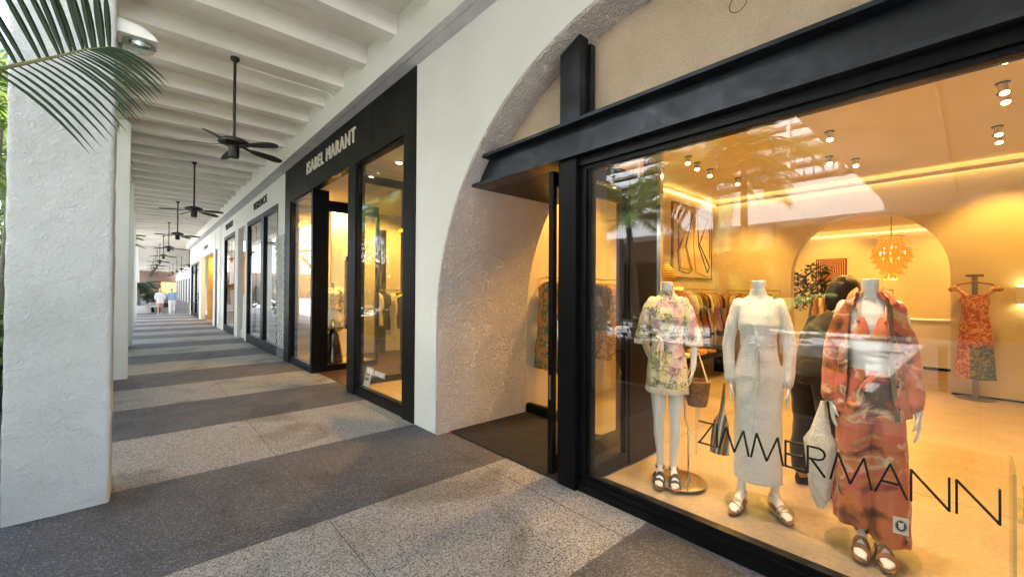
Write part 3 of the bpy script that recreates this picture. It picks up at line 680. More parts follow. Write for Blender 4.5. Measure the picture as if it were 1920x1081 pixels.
# ---------------------------------------------------------------- charcoal storefront (second shop)
s2 = thing('charcoal_storefront', 'charcoal panelled shopfront with two tall windows and an open door between', 'storefront', (2.35, 7.2, 0))
for y0, y1 in ((4.285, 5.5), (5.504, 6.9), (6.904, 8.35), (8.354, 9.3), (9.304, 10.05)):
    obj('fascia_panel', B(2.328, 2.45, y0, y1, 3.372, 4.085), 'clad', s2)
obj('end_pier', B(2.328, 2.50, 4.285, 4.572, 0, 3.371), 'clad', s2)
obj('far_pier', B(2.328, 2.50, 9.64, 10.05, 0, 3.371), 'clad', s2)
obj('door_pier', B(2.335, 2.48, 6.075, 6.36, 0, 3.371), 'clad', s2)
obj('window_pier', B(2.335, 2.62, 8.10, 8.195, 0, 3.371), 'blk', s2)
for y0, y1 in ((4.573, 6.074), (8.196, 9.639)):
    mb = MB(); mb.box(2.35, 2.45, y0, y1, 0, .10); mb.box(2.37, 2.45, y0, y1, .101, .13); mb.box(2.35, 2.45, y0, y1, 3.345, 3.371); mb.box(2.35, 2.42, y0, y0 + .03, .131, 3.344); mb.box(2.35, 2.42, y1 - .03, y1, .131, 3.344)
    wf = obj('window_frame', mb, 'blk', s2)
    obj('pane', B(2.385, 2.393, y0 + .03, y1 - .03, .131, 3.344), 'glass', wf)
text_mesh('sign_letters', 'ISABEL MARANT', (2.326, 8.42, 3.685), .222, ['cream_letter'], s2, depth=.02, bold=.0, width=2.36, spacing=1.2)
# door leaf, folded in, with timber pull
mb = MB(); mb.box(2.36, 2.42, 6.385, 6.44, .02, 3.33); mb.box(3.25, 3.32, 6.385, 6.44, .02, 3.33); mb.box(2.421, 3.249, 6.388, 6.437, .02, .14); mb.box(2.421, 3.249, 6.388, 6.437, 3.2, 3.33)
dr = obj('door', mb, 'blk', s2); obj('door_pane', B(2.421, 3.249, 6.41, 6.416, .141, 3.199), 'glass', dr)
mb = MB(); mb.box(2.325, 2.358, 6.40, 6.47, 1.0, 1.97, bev=.004)
hd = obj('door_handle', mb, 'wood', dr); obj('handle_cap', B(2.322, 2.36, 6.397, 6.473, .93, 1.0), 'brass', hd); obj('handle_cap', B(2.322, 2.36, 6.397, 6.473, 1.97, 2.03), 'brass', hd)
# side display glazing of the left bay (frame along X)
mb = MB(); mb.box(2.621, 3.6, 8.12, 8.19, .0, .12); mb.box(2.621, 3.6, 8.12, 8.19, 3.0, 3.20); mb.box(3.56, 3.62, 8.12, 8.19, .121, 2.999)
sf = obj('side_window_frame', mb, 'blk', s2); obj('side_pane', B(2.63, 3.555, 8.15, 8.156, .121, 2.999), 'glass', sf)
mb = MB(); mb.box(2.46, 3.6, 6.06, 6.10, .0, .12); mb.box(3.55, 3.60, 6.06, 6.10, .121, 3.2)
sf = obj('side_window_frame', mb, 'blk', s2); obj('side_pane', B(2.50, 3.545, 6.077, 6.083, .121, 3.3), 'glass', sf)
text_mesh('window_letters', 'ISABEL MARANT', (2.383, 5.70, .36), .075, ['white_letter'], s2, depth=.003, bold=.02, width=.56)
# room
r2 = thing('second_shop_interior', 'amber lit shop interior behind the charcoal storefront', 'shop interior', (4, 7, 0))
obj('floor', B(2.451, 7.5, 4.3, 9.95, -.04, .006), 'darkwood', r2)
obj('display_floor', B(2.451, 3.45, 4.5, 6.05, .007, .118), 'oak', r2)
obj('far_display_floor', B(2.46, 3.55, 8.20, 9.94, .007, .11), 'oak', r2)
obj('end_wall', B(2.451, 7.5, 9.951, 10.05, 0, 3.7), 'room_smooth', r2)
obj('near_wall', B(2.62, 7.5, 4.15, 4.29, 0, 3.7), 'room_w', r2)
obj('back_wall', B(7.3, 7.5, 4.3, 9.95, 0, 3.7), 'room_smooth', r2)
obj('ceiling', B(2.451, 7.5, 4.3, 9.95, 3.42, 3.5), 'room_smooth', r2)
obj('upstand', B(2.451, 2.52, 4.3, 9.95, 3.38, 4.0), 'room_smooth', r2)
for x in (3.75, 4.38, 5.0): obj('dark_wall_fin', B(x, x + .12, 9.70, 9.94, .01, 3.0), 'clad', r2)
obj('divider', B(3.0, 3.6, 9.1, 9.16, .12, 3.3), 'room_w', r2)
for k in range(4):
    y = 4.75 + .33 * k; t = thing('row_downlight', ('nearest', 'second', 'third', 'farthest')[k] + ' of four round downlights over the charcoal shop window', 'downlight', (2.95, y, 3.42), 0, 'downlights over the charcoal shop window')
    mb = MB(); mb.lathe(2.85, y, [(3.419, .05), (3.41, .05), (3.41, .04)]); obj('rim', mb, 'room_w', t, smooth=True)
    mb = MB(); mb.lathe(2.85, y, [(3.409, .04), (3.405, .04)]); obj('lens', mb, 'emit_w', t, smooth=True)
for k in range(3):
    y = 8.6 + .3 * k; t = thing('spot_downlight', ('nearest', 'middle', 'farthest')[k] + ' of three downlights in the narrow window left of the open door', 'downlight', (2.8, y, 3.42), 0, 'downlights over the narrow amber window')
    mb = MB(); mb.lathe(2.72, y, [(3.419, .05), (3.41, .05), (3.41, .04)]); obj('rim', mb, 'room_w', t, smooth=True)
    mb = MB(); mb.lathe(2.72, y, [(3.409, .04), (3.405, .04)]); obj('lens', mb, 'emit_w', t, smooth=True)
for p, a, e in (((2.95, 5.2, 3.36), (2.9, 5.2, 0), 230), ((3.0, 9.0, 3.36), (2.75, 9.95, 1.6), 150), ((3.1, 8.9, 3.36), (3.2, 9.3, 0), 120), ((4.3, 8.6, 3.3), (4.4, 9.95, 1.4), 300), ((5.2, 7.0, 3.3), (5.2, 7.2, 0), 160), ((3.2, 7.1, 3.3), (3.2, 7.2, 0), 30)):
    spot(p, a, e, 110)
# ---------------------------------------------------------------- white storefronts (third shop)
s3 = thing('white_storefront', 'plain white shopfront with black framed display windows and triangle patterned panels', 'storefront', (2.35, 15, 0))
segs = [(10.055, 10.745, 0, 4.085), (14.49, 14.80, 0, 4.085), (16.02, 16.62, 0, 4.085), (19.0, 19.85, 0, 4.085), (10.745, 14.49, 3.52, 4.085), (14.80, 16.02, 3.50, 4.085), (16.62, 19.0, 3.50, 4.085)]
for y0, y1, z0, z1 in segs: obj('wall_panel', B(2.35, 2.5, y0 + .001, y1 - .001, z0, z1), 'wallw', s3)
def bigwin(par, y0, y1, ztop, mull=()):
    mb = MB(); mb.box(2.345, 2.45, y0 + .002, y1 - .002, .0, .235); mb.box(2.345, 2.45, y0 + .002, y1 - .002, ztop - .12, ztop); mb.box(2.345, 2.45, y0 + .002, y0 + .07, .236, ztop - .121); mb.box(2.345, 2.45, y1 - .12, y1 - .002, .236, ztop - .121)
    for m_ in mull: mb.box(2.345, 2.45, m_, m_ + .3, .236, ztop - .121)
    f = obj('window_frame', mb, 'blk', par); obj('pane', B(2.39, 2.398, y0 + .07, y1 - .12, .236, ztop - .121), 'glass', f)
bigwin(s3, 10.745, 14.49, 3.52, (12.25,)); bigwin(s3, 16.62, 19.0, 3.50)
text_mesh('sign_letters', 'VERSACE', (2.345, 13.50, 3.72), .20, ['black_letter'], s3, depth=.02, bold=.006, width=1.62, spacing=1.15)
text_mesh('sign_letters', 'VERSACE', (2.345, 18.60, 3.72), .20, ['black_letter'], s3, depth=.02, bold=.006, width=1.56, spacing=1.15)
# triangle lattice panel (white on white) and niche
def tri(mb, x, y, z, s, k):
    h = s * .866; d = 1 if k else -1
    mb.poly([(x, y - s / 2, z - d * h / 2), (x, y + s / 2, z - d * h / 2), (x, y, z + d * h / 2)], (-.004, 0, 0))
obj('panel_inlay', B(2.344, 2.349, 10.10, 10.70, .25, 2.75), 'grey_tri', s3)
mb = MB()
for r in range(15):
    z0 = .25 + r * .166; w_ = .022 + .0065 * r
    for c_ in range(3):
        a, b_ = 10.10 + .2 * c_, 10.30 + .2 * c_
        mb.bar((2.341, a, z0), (2.341, (a + b_) / 2, z0 + .166), w_, .006); mb.bar((2.3415, b_, z0), (2.3415, (a + b_) / 2, z0 + .166), w_, .006)
    mb.bar((2.3405, 10.10, z0), (2.3405, 10.70, z0), .018 + .006 * r, .006)
obj('panel_lattice', mb, 'wallw', s3)
obj('panel_base', B(2.344, 2.349, 10.07, 10.74, 0, .24), 'grey_base', s3)
obj('niche_back', B(2.62, 2.66, 14.801, 16.019, 0, 3.499), 'pink_niche', s3)
obj('niche_base', B(2.60, 2.619, 14.801, 16.019, 0, .5), 'gap', s3)
mb = MB()
for r in range(15):
    for c_ in range(6):
        a = 14.86 + c_ * .2; z0 = .34 + r * .17
        if r > 10 and c_ > 3: continue
        w_ = .022 * (1 - r / 17)
        if (c_ + r) % 2: mb.bar((2.59, a, z0), (2.59, a + .2, z0 + .17), w_, .01)
        else: mb.bar((2.59, a + .2, z0), (2.59, a, z0 + .17), w_, .01)
    mb.bar((2.59, 14.82, .34 + r * .17), (2.59, 16.0, .34 + r * .17), .018 * (1 - r / 17), .012)
obj('niche_lattice', mb, 'wallw', s3)
r3 = thing('third_shop_interior', 'pale gallery like room behind the white storefront windows', 'shop interior', (4, 15, 0))
obj('floor', B(2.451, 5.2, 10.1, 19.8, .0, .22), 'room_w', r3)
obj('back_wall', B(5.2, 5.3, 10.1, 19.8, 0, 3.7), 'room_w', r3); obj('ceiling', B(2.51, 5.2, 10.1, 19.8, 3.5, 3.6), 'room_w', r3)
obj('partition', B(2.9, 3.3, 12.6, 12.7, .22, 3.5), 'room_w', r3); obj('partition', B(2.67, 5.2, 14.6, 14.75, .22, 3.5), 'room_w', r3); obj('partition', B(2.67, 5.2, 16.1, 16.25, .22, 3.5), 'room_w', r3)
for y, lb in ((11.7, 'front'), (13.6, 'rear')):
    t = thing('display_plinth', 'white box plinth with a dark shoe, ' + lb + ' one in the large white shopfront window', 'plinth', (2.9, y, .22), 0, 'plinths in the white shopfront window')
    obj('block', B(2.72, 3.1, y - .3, y + .3, .22, 1.0, bev=.005), 'room_w', t)
    q = MB(); q.ell([(1.0, 2.9, y, .045, .12), (1.03, 2.9, y, .045, .12), (1.07, 2.9, y + .04, .035, .07), (1.12, 2.9, y + .06, .03, .045)], 20); tag(obj('shoe', q, 'blackcloth', smooth=True), 'dark shoe on the ' + lb + ' white plinth', 'shoe')
q = MB(); q.ell([(1.35, 3.0, 17.9, .1, .16), (1.5, 3.0, 17.9, .13, .2), (1.62, 3.0, 17.9, .08, .14)], 24); q.tube([(3.0, 17.8, 1.6), (3.0, 17.82, 1.78), (3.0, 17.98, 1.78), (3.0, 18.0, 1.6)], .01, 8)
tag(obj('handbag', q, 'blackcloth', smooth=True), 'black handbag on a tall plinth in the narrow white shopfront window', 'handbag')
tag(obj('tall_plinth', B(2.8, 3.2, 17.7, 18.1, .22, 1.35, bev=.005), 'room_w'), 'tall white plinth carrying a black handbag', 'plinth')
for p, a, e in (((3.6, 12.0, 3.4), (4.4, 12, 1), 60), ((3.6, 18.0, 3.4), (4.4, 18, 1), 45), ((3.6, 13.8, 3.4), (4.2, 13.8, 1), 45)): spot(p, a, e, 130, (1, .93, .85))
# ---------------------------------------------------------------- panelled shop with gold doorway (fourth)
s4 = thing('panelled_storefront', 'white vertical panelled shopfront with a tall gold lined doorway', 'storefront', (2.35, 26, 0))
for y0, y1 in ((19.852, 20.25), (20.26, 20.68), (21.36, 21.95), (26.82, 27.6), (32.6, 33.1)): obj('wall_panel', B(2.33, 2.5, y0, y1, 0, 4.085), 'wallw', s4)
for y0, y1, z0 in ((20.681, 21.359, 3.22), (21.951, 23.3, 3.18), (23.31, 25.0, 3.18), (25.01, 26.819, 3.18), (27.601, 29.3, 3.1), (29.31, 31.0, 3.1), (31.01, 32.599, 3.1)): obj('wall_panel', B(2.34, 2.5, y0, y1, z0, 4.085), 'wallw', s4)
bigwin(s4, 27.6, 32.6, 3.1, (30.0,))
mb = MB(); mb.box(2.35, 2.42, 20.682, 21.358, 0, 3.2); obj('narrow_window', mb, 'clad', s4)
mb = MB()
for i in range(5): mb.bar((2.338, 25.35 - .3 * i, 3.50), (2.338, 25.35 - .3 * i, 3.66), .05, .02); mb.bar((2.336, 25.35 - .3 * i, 3.66 if i % 2 else 3.50), (2.336, 25.15 - .3 * i, 3.66 if i % 2 else 3.50), .03, .02)
obj('sign_letters', mb, 'fr_grey', s4)
obj('door_surround', B(2.52, 2.6, 21.951, 22.1, 0, 3.18), 'bronze', s4)
mb = MB(); mb.box(2.6, 4.2, 26.6, 26.8, 0, 3.18); mb.box(4.2, 4.3, 21.96, 26.8, 0, 3.18)
for k in range(7): mb.box(2.62 + .22 * k, 2.68 + .22 * k, 26.52, 26.6, .02, 3.17)
for k in range(14): mb.box(4.14, 4.2, 22.1 + .33 * k, 22.2 + .33 * k, .02, 3.17)
obj('gold_lining', mb, 'goldwall', s4); obj('doorway_floor', B(2.5, 4.2, 21.96, 26.6, -.02, .006), 'concrete', s4); obj('doorway_ceiling', B(2.5, 4.2, 21.96, 26.8, 3.181, 3.26), 'goldwall', s4)
obj('room_back', B(4.4, 4.5, 26.9, 33.0, 0, 3.6), 'room_w', s4); obj('room_floor', B(2.46, 4.4, 26.9, 33.0, 0, .2), 'room_w', s4); obj('end_wall', B(2.52, 4.6, 33.1, 33.2, 0, 5.0), 'wallw', s4); obj('room_ceiling', B(2.51, 4.4, 26.9, 33.09, 3.3, 3.4), 'room_w', s4)
spot((3.1, 24.5, 3.1), (3.2, 26.6, 1.2), 170, 120); spot((3.4, 30.5, 3.2), (3.4, 30.5, 0), 60, 130, (1, .85, .65))
# ---------------------------------------------------------------- far block and end building
s5 = thing('far_shop_row', 'distant white shop row with narrow dark windows', 'building', (4.5, 60, 0))
y = 34.0; k = 0
obj('wall', B(4.4, 4.6, 33.2, 90, 3.0, 4.588), 'wallw', s5)
while y < 88:
    obj('pier', B(4.38, 4.6, y, y + 1.6, 0, 2.999), 'wallw', s5); obj('dark_window', B(4.45, 4.5, y + 1.6, y + 4.4, 0, 2.999), 'clad', s5); y += 4.4
eb = thing('end_shop', 'brown walled shop with a glowing amber window closing the far end of the walkway', 'building', (3, 91, 0))
mb = MB(); mb.box(-30, 2.5, 91, 91.5, 0, 4.9); mb.box(2.5, 4.6, 91, 91.5, 2.8, 4.9); obj('wall', mb, 'brown_wall', eb)
obj('lit_window', B(2.5, 4.36, 91.2, 91.3, .9, 2.8), 'emit_shop', eb)
mb = MB()
for q in (2.5, 3.1, 3.75, 4.3): mb.box(q, q + .07, 91.1, 91.19, 0, 2.8)
mb.box(2.5, 4.36, 91.1, 91.18, 1.5, 1.58); mb.box(2.5, 4.36, 91.05, 91.3, 0, .9); obj('window_frame', mb, 'brown_wall', eb)
# ================================================================ CEILING FANS
fan = thing('ceiling_fan', 'nearest black ceiling fan on a long rod', 'ceiling fan', (0, 0, 0), 0, 'ceiling fans along the walkway')
mb = MB(); mb.tube([(0, 0, 0), (0, 0, -1.02)], .017, 12); mb.lathe(0, 0, [(0, .05), (-.03, .05), (-.06, .02)], 20); obj('rod', mb, 'fan', fan, smooth=True)
mb = MB(); mb.lathe(0, 0, [(-.99, .03), (-1.0, .06), (-1.02, .13), (-1.045, .165), (-1.07, .165), (-1.09, .12), (-1.10, .07)], 32); obj('motor', mb, 'fan', fan, smooth=True)
mb = MB(); mb.lathe(0, 0, [(-1.101, .06), (-1.22, .058), (-1.24, .055), (-1.241, .03)], 24); obj('switch_housing', mb, 'fan', fan, smooth=True)
for k in range(5):
    a = 2 * pi * k / 5 + .35; ca, sa = cos(a), sin(a); mb = MB(); R = []
    for (r, wd, z) in ((.10, .014, -1.085), (.19, .016, -1.10), (.24, .036, -1.105), (.32, .046, -1.108), (.45, .054, -1.112), (.54, .052, -1.12), (.60, .036, -1.124), (.615, .012, -1.125)):
        tl = -.30
        ring = []
        for s, h in ((-1, .004), (1, .004), (1, -.004), (-1, -.004)):
            u = s * wd; ring.append((ca * r - sa * u, sa * r + ca * u, z + s * wd * tl + h))
        R.append(ring)
    mb.loft(R); obj('blade', mb, 'fan', fan, smooth=True)
fl = ['nearest black ceiling fan, its long rod hanging before the joists', 'second black ceiling fan from the foreground', 'third black ceiling fan from the foreground', 'fourth black ceiling fan from the foreground', 'fifth black ceiling fan from the foreground']
fan.location = (.845, 6.14, 4.385); fan['label'] = fl[0]
for k in range(1, 12):
    dup(fan, (.88, 6.14 + 5.62 * k, 4.385), .3 * k, fl[k] if k < 5 else '%s black ceiling fan from the foreground in the long receding row' % ('sixth seventh eighth ninth tenth eleventh twelfth'.split()[k - 5]))
for i, y in enumerate((37.8, 45.5, 51.6, 58.1, 65.6)):
    dup(fan, (2.6, y, 4.385), .5 * i, ['nearest of the small far fans just left of the shop wall corner', 'second of the small far fans left of the shop wall corner', 'third of the small far fans left of the shop wall corner', 'fourth of the small far fans left of the shop wall corner', 'farthest of the small far fans left of the shop wall corner'][i])
# ================================================================ EMERGENCY LAMP on the first pillar
el = thing('emergency_light', 'white quarter round emergency light with clear lower bowl fixed to the foreground pillar', 'wall lamp', (-.15, 4.25, 3.4))
el.rotation_euler = (0, 0, 0)
mb = MB(); R = []
for i in range(9):
    t = i / 8; xx = -.148 + .225 * sin(t * pi / 2); z = 3.385 + .13 * cos(t * pi / 2) ** .9
    R.append([(xx, 4.25 + .10 * cos(a), 3.385 + (z - 3.385) * max(0, sin(a)) ** .6) for a in [pi * k / 14 for k in range(15)]] + [(xx, 4.25 - .10, 3.38), (xx, 4.25 + .10, 3.38)])
mb.loft(R); obj('cover', mb, 'wallw', el, smooth=True)
mb = MB(); mb.ell([(3.372, -.03, 4.25, .10, .092), (3.35, -.03, 4.25, .10, .09), (3.32, -.03, 4.25, .085, .08), (3.305, -.03, 4.25, .05, .05)], 28); obj('bowl', mb, 'acrylic', el, smooth=True)
mb = MB(); mb.ell([(3.376, -.02, 4.25, .07, .04), (3.352, -.02, 4.25, .06, .03)], 20); obj('lamp_head', mb, 'chrome', el, smooth=True)
obj('bracket', B(-.149, -.12, 4.20, 4.30, 3.32, 3.384), 'fr_grey', el)
mb = MB(); mb.sphere((-.04, 4.165, 3.335), .004, 8, 6); obj('indicator', mb, 'emit_green', el)
# ================================================================ BODIES
def hand(mb, wrist, d, side, nrm, sc=1.0, curl=.35):
    # five separate tapering fingers, the thumb leaving the side of the palm
    d = Vector(d).normalized(); nrm = Vector(nrm); nrm = (nrm - d * nrm.dot(d)).normalized(); s = d.cross(nrm) * side
    W = Vector(wrist); L = .088 * sc
    rings = []
    for t, wd, th in ((-.01, .022, .018), (.15, .026, .017), (.5, .036, .016), (.85, .040, .014), (1.0, .036, .011)):
        c = W + d * L * t; rings.append([c + s * wd * sc * cos(2 * pi * k / 12) + nrm * th * sc * sin(2 * pi * k / 12) for k in range(12)])
    mb.loft(rings)
    for i, (o, ln, sp) in enumerate(((-.028, .066, -.16), (-.010, .078, -.04), (.009, .073, .05), (.027, .056, .16))):
        p = W + d * L * .88 + s * o * sc; dd = (d + s * sp).normalized(); pts = [p]
        for j, f in enumerate((.42, .33, .25)):
            dd = (dd + nrm * curl * (.35 + .35 * j)).normalized(); pts.append(pts[-1] + dd * ln * sc * f)
        mb.limb(pts, [.0092 * sc, .0085 * sc, .0078 * sc, .0066 * sc], 8, 2)
    p = W + d * L * .25 - s * .022 * sc; dd = (d * .75 - s * .75 + nrm * .25).normalized()
    mb.limb([p, p + dd * .03 * sc, p + dd * .03 * sc + (d + nrm * .3 - s * .15).normalized() * .028 * sc, p + dd * .03 * sc + (d + nrm * .5).normalized() * .05 * sc], [.011 * sc, .0105 * sc, .009 * sc, .007 * sc], 8, 2)
def foot(mb, x, y, a, z0=.0, heel=.02):
    ca, sa = cos(a), sin(a); R = []
    for v, h, hw, tp in ((.055, heel, .018, .05), (.045, heel, .030, .085), (.0, heel, .034, .10), (-.05, heel * .8, .034, .078), (-.10, heel * .5, .040, .052), (-.135, .004, .044, .036), (-.165, .003, .040, .028), (-.185, .003, .030, .022)):
        ring = []
        for k in range(14):
            t = 2 * pi * k / 14; u = hw * cos(t); zz = z0 + .012 + h + (tp - .0) * .5 + tp * .5 * sin(t); ring.append((x + ca * u - sa * v, y + sa * u + ca * v, zz))
        R.append(ring)
    mb.loft(R)
    for i, (u, r, v) in enumerate(((-.026, .0125, -.19), (-.009, .0095, -.195), (.006, .009, -.19), (.019, .0085, -.18), (.030, .008, -.165))):
        u = -u if x > 0 else u; u = -u
        c = (x + ca * u - sa * v, y + sa * u + ca * v, z0 + .012 + .013); mb.sphere(c, (r, r, r * .95), 8, 6)
def legs(mb, spec):
    for (hx, kx, ky, ax, ay, fa, fx) in spec:
        mb.limb([(hx, 0, .90), (hx * .98, -.012, .74), (kx, ky, .475), (kx, ky + .018, .36), (ax, ay + .012, .20), (ax, ay + .008, .085)], [.093, .082, .053, .054, .036, .032], 18, 4)
        foot(mb, ax, ay, fa)
def torso(mb, bust=True, neck=True):
    mb.ell([(.80, 0, .0, .10, .085), (.86, 0, .005, .155, .108), (.93, 0, .008, .172, .115), (1.0, 0, .0, .150, .102), (1.09, 0, -.005, .118, .085), (1.16, 0, -.005, .122, .088), (1.24, 0, -.003, .138, .098), (1.31, 0, 0, .148, .100), (1.37, 0, .006, .158, .090), (1.42, 0, .012, .155, .070), (1.455, 0, .016, .105, .056), (1.475, 0, .012, .062, .055), (1.50, 0, .004, .054, .055), (1.572, 0, -.008, .053, .055)] , 40)
    if bust:
        for s in (-1, 1): mb.sphere((s * .066, -.062, 1.275), (.058, .046, .062), 16, 12)
        for s in (-1, 1): mb.sphere((s * .085, .075, .90), (.08, .06, .085), 16, 12)
def arms(mb, spec, hs=1.0):
    for (sd, P, d, nrm, curl) in spec:
        mb.limb([(sd * .155, .012, 1.40)] + P, [.052, .046, .036, .034, .025][:len(P) + 1] if len(P) == 4 else [.052, .046, .036, .024], 14, 4)
        hand(mb, P[-1], d, sd, nrm, hs, curl)
def sandal(mb_sole, mb_strap, x, y, a, straps):
    ca, sa = cos(a), sin(a)
    def T(u, v, z): return (x + ca * u - sa * v, y + sa * u + ca * v, z)
    out = [(0, .068), (.028, .055), (.036, .02), (.034, -.04), (.044, -.10), (.048, -.14), (.040, -.185), (.018, -.212), (-.018, -.212), (-.040, -.185), (-.048, -.14), (-.044, -.10), (-.034, -.04), (-.036, .02), (-.028, .055)]
    mb_sole.loft([[T(u * s_, v, z + (.018 if v > -.02 else .004)) for u, v in out] for z, s_ in ((0.0, .96), (.006, 1.03), (.012, 1.0))])
    for (v0, v1, h, hw, wd) in straps:
        P = []
        for k in range(11):
            t = pi * k / 10; v = v0 + (v1 - v0) * k / 10; P.append(T(hw * cos(t), v, .02 + h * sin(t)))
        mb_strap.tube(P, [(wd, .004)] * len(P) if False else wd, 8)
def disc(name_parent, x, y, r, m='glass_clear'):
    mb = MB(); mb.lathe(x, y, [(.005, r), (.013, r), (.0135, r - .004)], 48); return obj('base', mb, m, name_parent, smooth=True, world=False)
# ---------------------------------------------------------------- mannequin 1: printed shirt dress
m1 = thing('mannequin', 'headless white mannequin in a short belted tropical print shirt dress and blue sandals', 'mannequin', (3.14, 1.66, .02), radians(-66), 'mannequins in the arch window'); m1['slim'] = .78
mb = MB(); torso(mb); legs(mb, [(-.085, -.078, -.012, -.066, -.0, .05, 0), (.085, .078, -.02, .062, .004, .18, 0)])
arms(mb, [(-1, [(-.20, .02, 1.26), (-.235, .04, 1.13), (-.19, .10, .98), (-.12, .14, .90)], (.6, .5, -.4), (0, 1, 0), .3), (1, [(.205, .02, 1.26), (.255, .045, 1.13), (.25, .03, 1.02), (.245, -.01, .90)], (-.2, .15, -.9), (-1, 0, .0), .3)])
obj('body', mb, 'mannequin', m1, world=False, remesh=.0055, relax=2)
mb = MB()
mb.ell([(.735, 0, 0, .198, .150, .035), (.80, 0, 0, .196, .148, .032), (.90, 0, .005, .192, .145, .026), (.98, 0, .005, .178, .132, .024), (1.07, 0, 0, .150, .112, .02), (1.11, 0, 0, .138, .106, .02), (1.15, 0, 0, .148, .114, .02), (1.22, 0, -.008, .162, .130, .016), (1.28, 0, -.012, .168, .138, .012), (1.35, 0, -.004, .168, .120, .008), (1.41, 0, .01, .168, .092), (1.445, 0, .014, .125, .072), (1.47, 0, .012, .075, .064), (1.505, 0, .008, .066, .064)], 56, fold=9, ph=.6)
for s in (-1, 1):
    pts = [(s * .14, .012, 1.40), (s * .185, .015, 1.33), (s * .215, .02, 1.24), (s * .245, .03, 1.13)]
    mb.limb(pts, [.06, .066, .070, .078], 20, 4)
obj('dress', mb, 'tropic', m1, world=False, remesh=.007, relax=2, disp=(22, .006))
mb = MB(); mb.ell([(1.10, 0, 0, .150, .117, .01), (1.118, 0, 0, .153, .120, .01), (1.136, 0, 0, .150, .117, .01)], 48, fold=8)
mb.tube([(-.03, -.125, 1.118), (-.04, -.145, 1.05), (-.035, -.158, .96), (-.045, -.165, .90)], [.018, .02, .022, .024], 8); mb.tube([(-.035, -.125, 1.118), (-.075, -.145, 1.06), (-.085, -.155, .99)], [.016, .018, .02], 8)
mb.tube([(-.035, -.128, 1.12), (-.085, -.14, 1.145), (-.10, -.135, 1.115), (-.035, -.13, 1.115)], .012, 8); mb.tube([(-.03, -.128, 1.12), (.02, -.14, 1.14), (.03, -.135, 1.11), (-.03, -.13, 1.115)], .011, 8)
obj('belt', mb, 'tropic', m1, world=False, smooth=True)
mb = MB(); rr = random.Random(3)
for k in range(150):
    t = 2 * pi * k / 150; f = 1 + .035 * sin(9 * t + .6 + 2.2); x, y = .200 * f * sin(t), -.152 * f * cos(t); mb.bar((x, y, .75), (x * 1.01 + rr.uniform(-.003, .003), y * 1.01, .70 + rr.uniform(0, .008)), .007, .003)
for s in (-1, 1):
    for k in range(46):
        t = 2 * pi * k / 46; c = Vector((s * .250, .032, 1.10)); x, y = .078 * cos(t), .078 * sin(t)
        mb.bar(c + Vector((x, y, .01)), c + Vector((x * 1.03, y * 1.03, -.028)), .006, .003)
mb.ell([(.735, 0, 0, .201, .153, .035), (.752, 0, 0, .201, .153, .035)], 56, cap=(False, False), fold=9, ph=.6)
obj('fringe', mb, 'g_h', m1, world=False)
mb = MB()
for z in (1.0, .93, .86, .79, 1.18, 1.25, 1.32, 1.39): mb.sphere((0.012, -(.138 if z > 1.2 else .150) + (0.03 if z > 1.35 else 0), z), (.006, .003, .006), 8, 6)
obj('buttons', mb, 'g_h', m1, world=False)
def sandals(par, feet, straps, ms, mt_, ankle=True):
    for (x, y, a) in feet:
        A_, B_ = MB(), MB(); sandal(A_, B_, x, y, a, straps)
        if ankle: B_.tube([(x + .040 * cos(t), y + .008 + .042 * sin(t), .098) for t in [2 * pi * k / 18 for k in range(19)]], ankle if ankle is not True else .005, 8)
        so_ = obj('sandal', A_, ms, par, world=False, smooth=True); obj('strap', B_, mt_, so_, world=False, smooth=True)
sandals(m1, [(-.066, 0, .05), (.062, .004, .18)], [(-.10, -.10, .060, .047, .010), (-.155, -.135, .036, .047, .010), (-.05, -.14, .070, .044, .007)], 'tan', 'navy', .009)
disc(m1, .09, .02, .20, 'chrome').name = 'base'
mb = MB(); mb.tube([(.20, .05, .012), (.20, .05, .42), (.17, .08, .47), (.16, .10, .80)], .008, 10); mb.cyl(.20, .05, .013, .03, .02); obj('support_rod', mb, 'chrome', m1, world=False, smooth=True)
# ---------------------------------------------------------------- mannequin 2: long knit dress
m2 = thing('mannequin', 'headless white mannequin in a long cream knit dress with a rope tie', 'mannequin', (3.22, 1.03, .02), radians(-72), 'mannequins in the arch window'); m2['slim'] = .79
mb = MB(); torso(mb); legs(mb, [(-.085, -.088, -.015, -.125, -.01, -.35, 0), (.085, .088, -.01, .125, .02, .55, 0)])
arms(mb, [(-1, [(-.205, .015, 1.25), (-.228, .02, 1.12), (-.222, .0, .99), (-.215, -.02, .86)], (.02, -.1, -1), (1, 0, 0), .22), (1, [(.205, .015, 1.25), (.232, .02, 1.12), (.228, .0, .99), (.222, -.02, .86)], (-.02, -.1, -1), (-1, 0, 0), .22)])
obj('body', mb, 'mannequin', m2, world=False, remesh=.0055, relax=2)
mb = MB()
mb.ell([(.20, 0, .005, .185, .13, .03), (.24, 0, .005, .188, .132, .03), (.40, 0, .004, .182, .13, .022), (.60, 0, .004, .182, .132, .014), (.78, 0, .006, .186, .136, .01), (.92, 0, .008, .190, .138, .006), (1.02, 0, .0, .160, .116), (1.12, 0, -.004, .136, .102), (1.20, 0, -.004, .142, .110), (1.27, 0, -.012, .156, .130), (1.34, 0, -.003, .162, .114), (1.41, 0, .01, .166, .086), (1.448, 0, .014, .115, .068), (1.47, 0, .012, .068, .062), (1.515, 0, .004, .060, .061)], 56, fold=5, ph=1.2)
for s in (-1, 1):
    mb.limb([(s * .148, .012, 1.40), (s * .205, .015, 1.25), (s * .232, .02, 1.12), (s * .228, .0, .99), (s * .220, -.018, .885)], [.058, .055, .050, .048, .044], 18, 4)
obj('dress', mb, 'knit', m2, world=False, remesh=.007, relax=2, disp=(14, .006))
